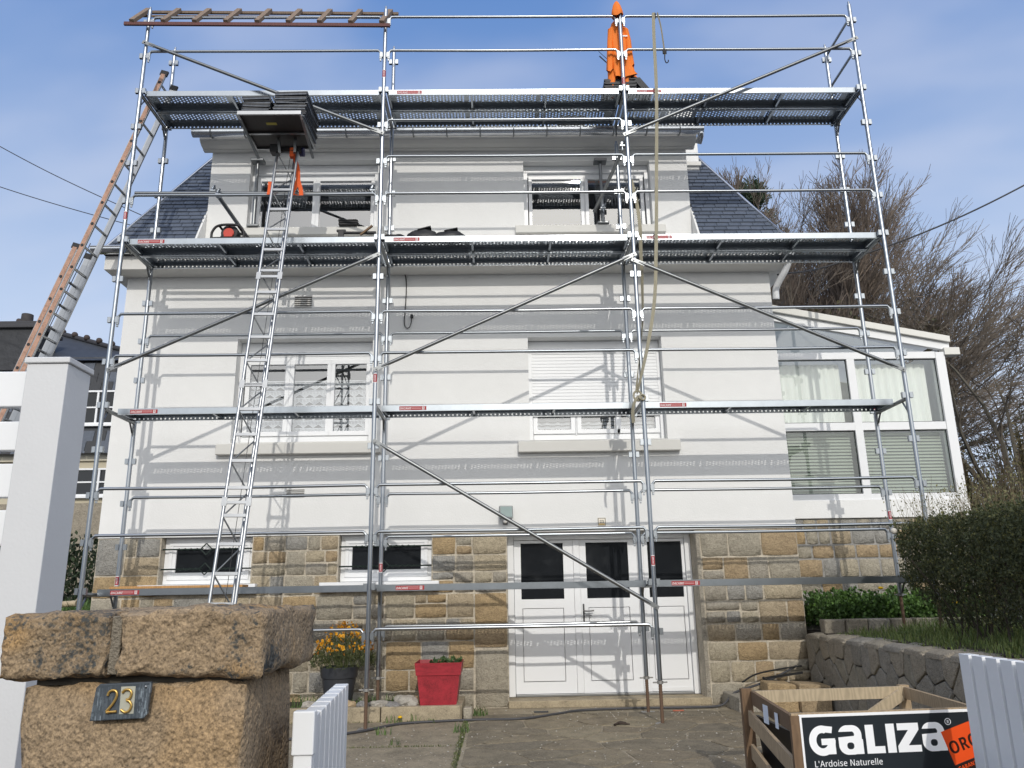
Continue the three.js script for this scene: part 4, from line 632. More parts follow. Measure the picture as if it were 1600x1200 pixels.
// ================================================================ TERRACE, RETAINING WALL AND PLANTING ON THE RIGHT
{
  const bed = structure('terrace_ground', metreUV(extrude([[8.14, 1.9], [10.9, 1.9], [40, 30], [40, -6], [7.98, -6], [8.12, -1]], 0, .80).rotateX(-Math.PI / 2), 1), M.soil);
  // rough field stone retaining wall: mortared body and a stone for each cell
  const w = thing('retaining_wall', 'dark rubble retaining wall along the right of the drive', 'wall', [0, 0, 0]);
  const P = s => V(8.06 - .034 * s * 1.5, 0, -1.30 + s * 1.0);   // runs from the house corner towards the viewer
  const dir = P(1).sub(P(0)).normalize(), out = V(-dir.z, 0, dir.x).normalize(); if (out.x > 0) out.negate();
  const M4 = new THREE.Matrix4().makeBasis(dir, UP, out).setPosition(P(0));
  part('wall_body', metreUV(box(0, 5.6, -.1, .74, -.34, -.008).applyMatrix4(M4)), SD([.13, .12, .10], .97, { map: T.concrete }), w);
  const r = rng(606), sites = []; for (let i = 0; i < 24; i++) for (let j = 0; j < 3; j++) sites.push([(i + .5 + (r() - .5) * .75 + (j % 2) * .4) * .235, (j + .5 + (r() - .5) * .7) * .26]);
  for (const c of cells([[0, -.02], [5.6, -.02], [5.6, .76], [0, .76]], sites, .015)) { const q = roundPoly(c, 1, .10); if (polyArea(q) < 0) q.reverse(); const g = domed(q, .014 + r() * .016, .003 * r(), .06, .009); g.applyMatrix4(M4); part('stone', metreUV(g, 1.5, r(), r()), fieldMats[Math.floor(r() * 5)], w); }
  const caps = []; for (let i = 0; i < 13; i++) for (let j = 0; j < 1; j++) caps.push([(i + .5 + (r() - .5) * .4) * .43, .17 + (r() - .5) * .06]);
  for (const c of cells([[0, .0], [5.6, .0], [5.6, .34], [0, .34]], caps, .012)) { const q = roundPoly(c, 1, .15); if (polyArea(q) < 0) q.reverse(); const g = domed(q, .05, .015, .1, .014); const N4 = new THREE.Matrix4().makeBasis(dir, out.clone().negate(), UP).setPosition(P(0).addScaledVector(out, .03).add(V(0, .735, 0))); g.applyMatrix4(N4); part('cap_stone', metreUV(g, 1.5, r(), r()), fieldMats[[1, 3, 4][Math.floor(r() * 3)]], w); }
  // edging stones of the planting bed
  const bedEdge = thing('bed_edging', 'row of squared edging stones below the green planting', 'edging', [0, 0, 0]);
  for (let i = 0; i < 8; i++) { const x = 8.14 + i * .26; const g = new RoundedBoxGeometry(.235 + r() * .02, .17, .16, 2, .02); const p = g.attributes.position; for (let k = 0; k < p.count; k++) { const s = 1 + .05 * noise3(p.getX(k) * 14 + i * 5, p.getY(k) * 14, p.getZ(k) * 14); p.setXYZ(k, p.getX(k) * s, p.getY(k) * s, p.getZ(k) * s); } g.computeVertexNormals(); g.translate(x + .12, .87, -1.02 + i * .012); part('edging_stone', metreUV(g, 2, r(), r()), fieldMats[[1, 3, 4, 3][i % 4]], bedEdge); }
  // low stone step beside the door
  const st = thing('stone_steps', 'broken stone steps at the foot of the retaining wall', 'steps', [0, 0, 0]);
  const blk = (x0, x1, y0, y1, z0, z1, m) => { const g = new RoundedBoxGeometry(x1 - x0, y1 - y0, z1 - z0, 3, .02); const p = g.attributes.position; for (let k = 0; k < p.count; k++) { const s = .02; p.setXYZ(k, p.getX(k) + s * noise3(p.getX(k) * 5 + x0, p.getY(k) * 5, p.getZ(k) * 5), p.getY(k) + s * noise3(p.getX(k) * 5, p.getY(k) * 5 + 9, p.getZ(k) * 5), p.getZ(k) + s * noise3(p.getX(k) * 5, p.getY(k) * 5, p.getZ(k) * 5 + 4)); } g.computeVertexNormals(); g.translate((x0 + x1) / 2, (y0 + y1) / 2, (z0 + z1) / 2); part('step_block', metreUV(g, 1.6, r(), r()), m, st); };
  blk(6.98, 7.42, .0, .15, -1.32, -.62, stoneMats[6]); blk(7.30, 7.60, .0, .30, -.90, -.55, stoneMats[1]); blk(7.45, 7.98, .0, .24, -1.33, -.86, stoneMats[2]); blk(7.62, 7.95, 0, .29, -.84, -.5, stoneMats[5]); 
  const sc = thing('metal_scrap', 'black bent metal frame lying on the stone steps', 'scrap metal', [7.45, .26, -1.05]); part('bar', [beam(V(-.05, .05, 0), V(.45, .10, -.1), .025, .02, UP), beam(V(-.02, .04, .05), V(.5, -.02, .22), .02, .02, UP), beam(V(-.05, .06, 0), V(-.02, .03, .1), .025, .02, UP), pipe([V(-.3, .02, .02), V(-.1, .09, -.1), V(.2, .13, -.2), V(.5, .16, -.25)], .010, 20, 5)], M.black, sc);
}
// ---------------------------------------------------------------- foliage makers
function leafMass(n, place, size, tint, seed, bend = .25) {   // many small bent leaves: two triangles each, tinted leaf by leaf
  const r = rng(seed), pos = new Float32Array(n * 18), cl = new Float32Array(n * 18), p = V(0, 0, 0), q = new THREE.Quaternion(), e = new THREE.Euler(); const L = [V(0, 0, 0), V(.5, .5, bend * .5), V(0, 1, 0), V(-.5, .5, bend * .5)];
  for (let i = 0; i < n; i++) {
    const o = place(r); p.set(o[0], o[1], o[2]); e.set((r() - .5) * 2.4 + (o[3] || 0), r() * 6.283, (r() - .5) * 2.4); q.setFromEuler(e); const s = size[0] + r() * (size[1] - size[0]), w = size[2] || .6; const c = tint(r, o);
    const v = L.map(l => V(l.x * s * w, l.y * s, l.z * s).applyQuaternion(q).add(p)); [0, 1, 2, 0, 2, 3].forEach((k, m) => { pos.set([v[k].x, v[k].y, v[k].z], i * 18 + m * 3); cl.set(c, i * 18 + m * 3); });
  }
  const g = new THREE.BufferGeometry(); g.setAttribute('position', new THREE.BufferAttribute(pos, 3)); g.setAttribute('color', new THREE.BufferAttribute(cl, 3)); g.setAttribute('uv', new THREE.BufferAttribute(new Float32Array(n * 12), 2)); g.computeVertexNormals(); return g;
}
const leafMat = new THREE.MeshPhysicalMaterial({ vertexColors: true, roughness: .7, side: THREE.DoubleSide, transmission: .22, thickness: 0 });
const leafSolid = new THREE.MeshStandardMaterial({ vertexColors: true, roughness: .65, side: THREE.DoubleSide });
const tintBetween = (a, b) => r => { const t = r(); return a.map((x, i) => x + (b[i] - x) * t); };
function blades(n, place, h0, h1, w, tint, seed) {
  const r = rng(seed), pos = [], cl = [];
  for (let i = 0; i < n; i++) { const [x, y, z, k = 1] = place(r), h = (h0 + r() * (h1 - h0)) * k, a = r() * 6.283, l = (.15 + r() * .7) * h, c = tint(r), dx = Math.cos(a) * l, dz = Math.sin(a) * l, px = -Math.sin(a) * w, pz = Math.cos(a) * w; const A = [x - px, y, z - pz], B = [x + px, y, z + pz], C = [x + dx * .35 + px * .7, y + h * .6, z + dz * .35 + pz * .7], D = [x + dx * .35 - px * .7, y + h * .6, z + dz * .35 - pz * .7], E = [x + dx, y + h * .92, z + dz]; pos.push(...A, ...B, ...C, ...A, ...C, ...D, ...D, ...C, ...E); for (let k2 = 0; k2 < 9; k2++) cl.push(...c); }
  const g = new THREE.BufferGeometry(); g.setAttribute('position', new THREE.BufferAttribute(new Float32Array(pos), 3)); g.setAttribute('color', new THREE.BufferAttribute(new Float32Array(cl), 3)); g.setAttribute('uv', new THREE.BufferAttribute(new Float32Array(pos.length / 3 * 2), 2)); g.computeVertexNormals(); return g;
}
function stuff(name, g, m, label, category) { const o = part(numbered(name), g, m, scene); o.userData = { kind: 'stuff', label, category }; return o; }
stuff('terrace_grass', blades(9000, r => { const z = -.80 + r() * 4.4, x = 8.18 + r() * 1.9 - .05 * (z + 1); const k = Math.min(1.3, .25 + Math.max(0, x - 8.22) * 1.1 + .35 * noise2(x * 3, z * 3)); return [x, .795, z, Math.max(.12, k)]; }, .06, .19, .004, tintBetween([.08, .14, .025], [.25, .29, .08]), 71), leafMat, 'long green grass on the terrace above the retaining wall', 'grass');
stuff('ground_cover', leafMass(9000, r => { const x = 8.16 + r() * 2.1, z = -1.85 + r() * .75, h = .12 + .17 * (.5 + .5 * noise2(x * 2.2, z * 3)) + .12 * Math.max(0, 1 - Math.abs(z + 1.45) * 2); return [x, .82 + h * Math.sqrt(r()) * 1.3, z]; }, [.03, .06, .8], tintBetween([.035, .085, .012], [.10, .20, .03]), 72), leafMat, 'low mass of bright green leaves below the veranda', 'ground cover');
{ // clipped hedge of fine dark leaves on bare stems
  const h = thing('hedge', 'dark clipped evergreen hedge in front of the right end of the scaffold', 'hedge', [0, .80, 0]); const x0 = 8.50, x1 = 9.75, z0 = .22, z1 = 4.6;
  const inside = r => { for (;;) { const z = z0 + r() * (z1 - z0), u = r(), y = .14 + r() * 1.18; const side = r(); let x; const bulge = .05 * noise2(z * 2.1, y * 3) + .045 * noise2(z * 7, y * 8); const taper = Math.max(0, .62 - y) * .55; const xa = x0 + bulge + taper - (z - .2) * .06, xb = x1 - bulge; const d = side < .55 ? r() * r() * .35 : r(); x = xa + (xb - xa) * d; const rz = z0 + .08 * noise2(x * 3, y * 3) + taper * .8 + (Math.max(0, .15 - (x - xa)) ** 2) * 2; if (z < rz) continue; const top = 1.10 + .05 * noise2(x * 4, z * 4) + .09 * r() * r(); if (y > top) continue; if (y < .55 && r() < .72 - y * .5) continue; return [x, y, z]; } };
  part('foliage', leafMass(90000, inside, [.015, .038, .55], (r, o) => { const t = r(), up = r() < .12 ? 1 : 0; return [.046 + t * .05 + up * .11, .060 + t * .05 + up * .09, .019 + t * .016 + up * .02]; }, 81), leafMat, h, { kind: 'stuff' });
  const r = rng(82), g = []; for (let i = 0; i < 130; i++) { const z = z0 + .15 + r() * 3.6, x = x0 + .25 + r() * .6 - z * .06, a = r() * 6.283, l = .12 + r() * .25; g.push(pipe([V(x, 0, z), V(x + Math.cos(a) * l * .4, .3, z + Math.sin(a) * l * .4), V(x + Math.cos(a) * l - .08, .75, z + Math.sin(a) * l)], .004 + r() * .009, 5, 5)); }
  part('stems', g, SD([.07, .055, .04], .9), h);
  const tw = []; for (let i = 0; i < 320; i++) { const z = z0 + r() * 3.4, x = x0 + r() * .9 - z * .06, y = 1.04 + r() * .1, a = (r() - .65) * .9, l = .15 + r() * .28; tw.push(rod(V(x, y, z), V(x + a * l, y + l, z + (r() - .5) * .15), .0022, 3, .001, false)); }
  part('new_shoots', tw, SD([.20, .16, .09], .9), h);
  part('shoot_leaves', leafMass(1500, r2 => { const z = z0 + r2() * 3.4, x = x0 + r2() * .9 - z * .06; return [x - .1 * r2(), 1.12 + r2() * .3, z]; }, [.015, .035, .5], tintBetween([.10, .11, .04], [.24, .22, .09]), 83), leafMat, h, { kind: 'stuff' });
  single('white_ball', new THREE.IcosahedronGeometry(.032, 2).translate(8.43, 1.86, .42), SD([.62, .58, .5], .8), 'small pale ball caught in the hedge', 'ball');
}
// ---------------------------------------------------------------- trees behind
function limbs(list, sides) {
  let nt = 0; for (const l of list) nt += l.s * 2; const pos = new Float32Array(nt * 9); let o = 0; const U = V(0, 0, 0), W = V(0, 0, 0);
  for (const { a, b, ra, rb, s } of list) { const d = b.clone().sub(a).normalize(); U.set(Math.abs(d.y) > .9 ? 1 : 0, Math.abs(d.y) > .9 ? 0 : 1, 0).cross(d).normalize(); W.copy(d).cross(U); for (let i = 0; i < s; i++) { const A = i / s * 6.2832, B = (i + 1) / s * 6.2832; const v = (p, ang, r) => [p.x + (U.x * Math.cos(ang) + W.x * Math.sin(ang)) * r, p.y + (U.y * Math.cos(ang) + W.y * Math.sin(ang)) * r, p.z + (U.z * Math.cos(ang) + W.z * Math.sin(ang)) * r]; const p1 = v(a, A, ra), p2 = v(a, B, ra), p3 = v(b, B, rb), p4 = v(b, A, rb); pos.set([...p1, ...p2, ...p3, ...p1, ...p3, ...p4], o); o += 18; } }
  const g = new THREE.BufferGeometry(); g.setAttribute('position', new THREE.BufferAttribute(pos.subarray(0, o), 3)); g.setAttribute('uv', new THREE.BufferAttribute(new Float32Array(o / 3 * 2), 2)); g.computeVertexNormals(); return g;
}
function bareTree(name, label, base, cfg) {   // trunk, limbs fanning out, three orders of ever finer twigs
  const t = thing(name, label, 'tree', base), r = rng(cfg.seed), out = [[], [], []];
  const grow = (p, d, len, rad, lv) => {
    const n = lv === 0 ? 5 : lv === 1 ? 5 : lv === 2 ? 4 : 3, pts = [p.clone()], dd = d.clone(); let a = p.clone();
    for (let i = 0; i < n; i++) { dd.add(V((r() - .5), (r() - .5), (r() - .5)).multiplyScalar(cfg.wob)).addScaledVector(cfg.lean, cfg.bend * (lv ? 1 : .3)).normalize(); const b = a.clone().addScaledVector(dd, len / n); pts.push(b); const ra = Math.max(cfg.min, rad * (1 - i / n * .75)), rb = Math.max(cfg.min * .7, rad * (1 - (i + 1) / n * .75)); out[lv < 2 ? (lv ? 1 : 0) : 2].push({ a, b, ra, rb, s: lv === 0 ? 8 : lv === 1 ? 5 : 3 }); a = b; }
    if (lv >= cfg.kids.length) return; const k = cfg.kids[lv];
    for (let i = 0; i < k; i++) { const u = lv === 0 ? .55 + .45 * r() : .18 + .82 * Math.sqrt(r()), q = u * n, j = Math.min(n - 1, Math.floor(q)), pp = pts[j].clone().lerp(pts[j + 1], q - j), tan = pts[j + 1].clone().sub(pts[j]).normalize(); const dir = tan.multiplyScalar(cfg.fwd[lv]).add(V((r() - .5) * 2, (r() - .5) * 2, (r() - .5) * 2).multiplyScalar(cfg.spread[lv])).addScaledVector(cfg.lean, .25); let lf = 1; if (!lv) { if (cfg.fan) { const A = (cfg.fan[0] + (cfg.fan[1] - cfg.fan[0]) * (i + r()) / k) * Math.PI / 180; dir.set(Math.sin(A), Math.cos(A), (r() - .5) * 1.1); lf = 1 - .34 * Math.abs(Math.sin(A)); } else dir.y = Math.max(dir.y, .2); } dir.normalize(); grow(pp, dir, lf * cfg.len[lv] * (.6 + r() * .6) * (lv ? 1.15 - u * .5 : 1), rad * cfg.thin[lv] * (1.1 - u * .4), lv + 1); }
  };
  grow(V(0, 0, 0), V(cfg.lean.x * .2, 1, 0).normalize(), cfg.trunk, cfg.rad, 0);
  part('trunk', limbs(out[0]), SD(cfg.tints[0], .95), t); part('limbs', limbs(out[1]), SD(cfg.tints[1], .95), t); part('twigs', limbs(out[2]), SD(cfg.tints[2], .95), t, { kind: 'stuff' });
  if (cfg.ivy) { const segs = out[2].filter((_, i) => i % 3 === 0); part('ivy', leafMass(cfg.ivy, q => { for (;;) { const g = segs[Math.floor(q() * segs.length)]; if (g.a.y > cfg.ivyTop * (.5 + .5 * q())) continue; return [g.a.x + (q() - .5) * .3, g.a.y + (q() - .5) * .3, g.a.z + (q() - .5) * .3]; } }, [.08, .18, .6], tintBetween([.05, .055, .018], [.12, .105, .045]), cfg.seed + 1), leafMat, t, { kind: 'stuff' }); }
  return t;
}
{
  bareTree('bare_tree', 'broad bare deciduous tree with upswept twigs behind the veranda', [14.6, 1.2, -15], { seed: 52, fan: [-28, 66], trunk: 4.2, rad: .30, lean: V(.20, .30, 0), bend: .08, wob: .38, min: .007, kids: [30, 11, 9, 5], fwd: [.40, 1.0, 1.1, 1.1], spread: [.95, .55, .5, .5], len: [7.3, 2.9, 1.5, .8], thin: [.38, .36, .45, .6], tints: [[.135, .118, .095], [.14, .12, .098], [.165, .138, .112]], });
  bareTree('bare_tree', 'dense reddish bare tree rising between roof and veranda', [13.7, 1.2, -14.5], { seed: 43, fan: [-24, 36], trunk: 3.6, rad: .26, lean: V(.05, .40, 0), bend: .08, wob: .34, min: .008, kids: [22, 11, 9, 5], fwd: [.6, 1.0, 1.1, 1.1], spread: [.9, .5, .45, .45], len: [7.6, 2.4, 1.3, .7], thin: [.38, .36, .45, .6], tints: [[.13, .11, .09], [.135, .113, .09], [.17, .134, .106]], ivy: 4000, ivyTop: 7.5 });
  bareTree('bare_tree', 'spreading bare oak low at the right edge behind the hedge', [16.9, .9, -10.5], { seed: 47, trunk: 2.4, rad: .26, lean: V(-.25, .12, 0), bend: .10, wob: .6, min: .010, kids: [11, 7, 5, 3], fwd: [.35, .9, 1, 1], spread: [1.1, .7, .7, .7], len: [5.0, 2.3, 1.1, .5], thin: [.4, .4, .45, .6], tints: [[.09, .08, .062], [.09, .08, .062], [.11, .092, .072]] });
}
function crownTree(name, label, base, trunkH, blobs, n, size, tint, seed, bark) {
  const t = thing(name, label, 'tree', base); part('trunk', [rod(V(0, 0, 0), V(.1, trunkH, 0), trunkH * .035, 9, trunkH * .015), ...blobs.map(b => rod(V(.05, trunkH * .6, 0), V(b[0], b[1], b[2]), trunkH * .012, 5, .02))], bark, t);
  part('crown', leafMass(n, r => { const b = blobs[Math.floor(r() * blobs.length)]; const a = r() * 6.283, c = r() * 2 - 1, k = Math.cbrt(r()), s = Math.sqrt(1 - c * c), f = 1 + .3 * noise3(a, c * 2, b[0]); return [b[0] + Math.cos(a) * s * b[3] * k * f, b[1] + c * b[3] * .8 * k * f, b[2] + Math.sin(a) * s * b[3] * k * f]; }, size, tint, seed), leafMat, t, { kind: 'stuff' }); return t;
}
const bark = SD([.09, .07, .05], .95);
crownTree('pine_tree', 'dark green pine showing above the slate roof at right', [14.75, 1, -22], 15, Array.from({ length: 18 }, (_, i) => [Math.sin(i * 2.3) * (1.9 - (i % 7) * .17), 13.0 + (i % 7) * .72, Math.cos(i * 1.7) * 1.2, .62]), 9000, [.14, .34, .25], tintBetween([.012, .03, .012], [.045, .075, .025]), 91, bark);
for (const [i, [x, z, s, lab]] of [[15.9, -8.5, 1.5, 'brown scrubby shrub beyond the hedge'], [14.3, -8.0, 1.25, 'low scrubby bush behind the veranda corner'], [19.4, -13, 2.3, 'dark rounded evergreen at the right edge']].entries()) {
  const t = thing('shrub', lab, 'shrub', [x, .88, z]); const rr = rng(700 + i), st = []; for (let k = 0; k < 140; k++) { const a = rr() * 6.283, l = s * (1 + rr() * 1.5); st.push({ a: V(Math.cos(a) * .3, 0, Math.sin(a) * .3), b: V(Math.cos(a) * s * .9 * rr() + .2, l, Math.sin(a) * s * rr()), ra: .02, rb: .006, s: 3 }); }
  part('stems', limbs(st), SD([.11, .08, .055], .95), t);
  part('foliage', leafMass(i === 2 ? 9000 : 5000, r => { const a = r() * 6.283, c = r() * 2 - .8, k = Math.cbrt(r()), q = Math.sqrt(Math.max(0, 1 - c * c)), f = 1 + .35 * noise3(a * 1.3, c * 2, i); return [Math.cos(a) * q * s * 1.7 * k * f, s * 1.1 + c * s * 1.05 * k * f, Math.sin(a) * q * s * 1.5 * k * f]; }, [.05, .12, .5], i === 2 ? tintBetween([.03, .04, .015], [.07, .075, .03]) : tintBetween([.07, .06, .025], [.15, .12, .055]), 720 + i), leafMat, t, { kind: 'stuff' });
}
stuff('far_wood', leafMass(16000, r => { const x = 9 + r() * 34, z = -24 - r() * 8; return [x, 1.2 + Math.pow(r(), 1.3) * (4.2 + 1.6 * noise2(x * .3, 2)), z]; }, [.2, .5, .5], tintBetween([.045, .045, .02], [.10, .08, .045]), 95), leafMat, 'low mass of scrubby woodland far behind the garden', 'wood');

// ================================================================ LEFT SIDE: NEIGHBOUR
{
  const n = thing('neighbour_house', 'slate roofed neighbouring house with cream walls at the far left', 'house', [0, 0, 0]);
  const cream = SD([.50, .45, .34], .9, { map: T.render }), Z0 = -8;
  part('wall', [box(-13, -3.2, 0, 4.3, -14, Z0 - .01)], cream, n); part('wall_band', box(-13, -3.18, 4.16, 4.32, Z0 - .008, Z0 + .05), SD([.60, .56, .46], .9), n); part('stone_base', box(-13, -3.19, 0, 3.28, Z0 - .008, Z0 + .03), fieldMats[1], n);
  const s = (y0, z0, y1, z1) => quadGeo([-13.2, y0, z0], [-3.1, y0, z0], [-3.1, y1, z1], [-13.2, y1, z1]);
  const roofN = part('roof', [s(4.34, Z0 + .2, 6.55, Z0 - .35), quadGeo([-13.2, 6.5, Z0 - .2], [-2.9, 6.42, Z0 - .2], [-4.6, 7.0, -9.2], [-8, 8.3, -11]), quadGeo([-13.2, 6.5, Z0 - .2], [-8, 8.3, -11], [-12, 8.3, -11], [-13.2, 6.5, -13]), quadGeo([-2.9, 6.42, Z0 - .2], [-2.9, 6.42, -14], [-8, 8.3, -11], [-4.6, 7.0, -9.2])].map(g => metreUV(g)), SD([.045, .05, .06], .6, { map: T.slate }), n);
  const edge = [V(-2.9, 6.45, -8.2), V(-4.6, 7.04, -9.2), V(-8, 8.34, -11)]; part('hip_tiles', polyPipe(edge, .06, 6), SD([.035, .035, .04], .8), roofN);
  for (let i = 0; i < 13; i++) { const u = i / 12, p = edge[0].clone().lerp(edge[2], u); part('hip_tile', new THREE.SphereGeometry(.075, 7, 5).translate(p.x, p.y + .03, p.z), SD([.06, .045, .04], .85), roofN); }
  const r = rng(14); for (let j = 0; j < 9; j++) for (let i = 0; i < 14; i++) { const x = -6.6 + i * .25 + (j % 2) * .125, y = 4.42 + j * .23, z = Z0 + .2 - (y - 4.34) * .249 + .02; if (x > -4.55 && x < -3.7 && y > 4.85 && y < 5.75) continue; const m = part('roof_slate', metreUV(new THREE.BoxGeometry(.24, .27, .012), 2), [M.slateC, M.slateNew, M.slateC][Math.floor(r() * 3)], roofN); m.position.set(x, y, z); m.rotation.x = -.22; }
  part('chimney', [metreUV(box(-6.9, -5.75, 6.2, 7.15, -8.9, -8.1))], SD([.035, .037, .042], .7, { map: T.slate, bumpMap: T.slateBump, bumpScale: .01 }), n); part('chimney_cap', [box(-7.0, -5.66, 7.15, 7.24, -9.0, -8.02, .02), box(-6.9, -5.76, 7.24, 7.34, -8.9, -8.12, .02)], SD([.05, .05, .055], .8), n); part('chimney_pot', rod(V(-6.25, 7.3, -8.5), V(-6.25, 7.62, -8.5), .13, 12, .12), SD([.05, .045, .045], .8), n);
  for (const [x0, x1, y0, y1, z] of [[-4.5, -3.75, 4.92, 5.66, Z0 + .1], [-4.6, -3.3, 3.42, 4.0, Z0 + .03]]) { const w = sub('window', n); part('frame', [...frameRing(x0, x1, y0, y1, z - .03, z + .03, .04), box((x0 + x1) / 2 - .02, (x0 + x1) / 2 + .02, y0, y1, z - .02, z + .025), box(x0 - .03, x1 + .03, y0 - .04, y0, z - .05, z + .05), box(x0, x1, (y0 + y1) / 2 - .015, (y0 + y1) / 2 + .015, z - .02, z + .02)], M.pvc, w); part('pane', box(x0 + .03, x1 - .03, y0 + .03, y1 - .03, z - .02, z - .01), M.glassDark, w); }
  const hd = thing('neighbour_hedge', 'dark green hedge in front of the neighbouring house', 'hedge', [-4.4, 0, -5.2]);
  part('foliage', leafMass(16000, r2 => [-2.6 + r2() * 5, .5 + r2() * (1.75 + .25 * noise2(r2() * 5, 1)), -.5 + r2() * 1.0], [.05, .11, .6], tintBetween([.012, .025, .008], [.035, .06, .018]), 96), leafMat, hd, { kind: 'stuff' });
  part('stems', Array.from({ length: 8 }, (_, i) => rod(V(-2.2 + i * .6, 0, 0), V(-2.1 + i * .6, 1.4, .1), .03, 5)), bark, hd);
  structure('grass_bank', metreUV(box(-4.2, -.66, -.05, 1.05, -5.0, -2.0), 1), M.soil);
  stuff('left_grass', blades(6000, r2 => [-4.1 + r2() * 3.4, 1.045, -4.9 + r2() * 2.85], .12, .34, .008, tintBetween([.05, .11, .02], [.13, .22, .04]), 97), leafMat, 'bright green grass at the left of the house', 'grass');
  const lg = thing('log', 'pale cut branch lying in the grass left of the house', 'log', [-1.75, 1.12, -2.3]); part('branch', metreUV(rod(V(-.6, .1, 0), V(.6, .16, .1), .04, 8)), M.woodPale, lg); part('branch', rod(V(-.6, -.1, .1), V(.5, .02, 0), .03, 8), M.woodPale, lg);
  for (const [a, b, lab] of [[V(-6.2, 10.2, -4), V(-.9, 7.35, -4), 'upper overhead wire running to the roof at left'], [V(-7.2, 9.5, -4.2), V(-.4, 7.2, -4.2), 'lower overhead wire running to the roof at left']]) { const m = a.clone().lerp(b, .5).add(V(0, -.12, 0)); single('overhead_wire', pipe([a, m, b], .008, 30, 5), M.cable, lab, 'wire', 'overhead wires at left'); }
  single('overhead_wire', pipe([V(8.2, 5.44, -1.36), V(9.2, 5.72, -1.6), V(11.6, 6.66, -1.5), V(16, 9.0, -1)], .012, 40, 6), M.cable, 'black service cable running up right from the house corner', 'wire');
}

{ // what stands across the street, mirrored in the panes and the galvanised steel
  const h = thing('street_hedge', 'tall dark hedge across the street mirrored in the window panes', 'hedge', [4, -.3, 24]);
  part('foliage', leafMass(16000, r => { const x = -32 + r() * 64; return [x, r() * (4.3 + .7 * noise2(x * .2, 3)), -1 + r() * 2]; }, [.35, .7, .7], tintBetween([.02, .035, .012], [.06, .08, .028]), 99), leafSolid, h, { kind: 'stuff' });
  part('stems', Array.from({ length: 14 }, (_, i) => rod(V(-30 + i * 4.6, 0, 0), V(-29.8 + i * 4.6, 3, .1), .08, 5)), bark, h);
}
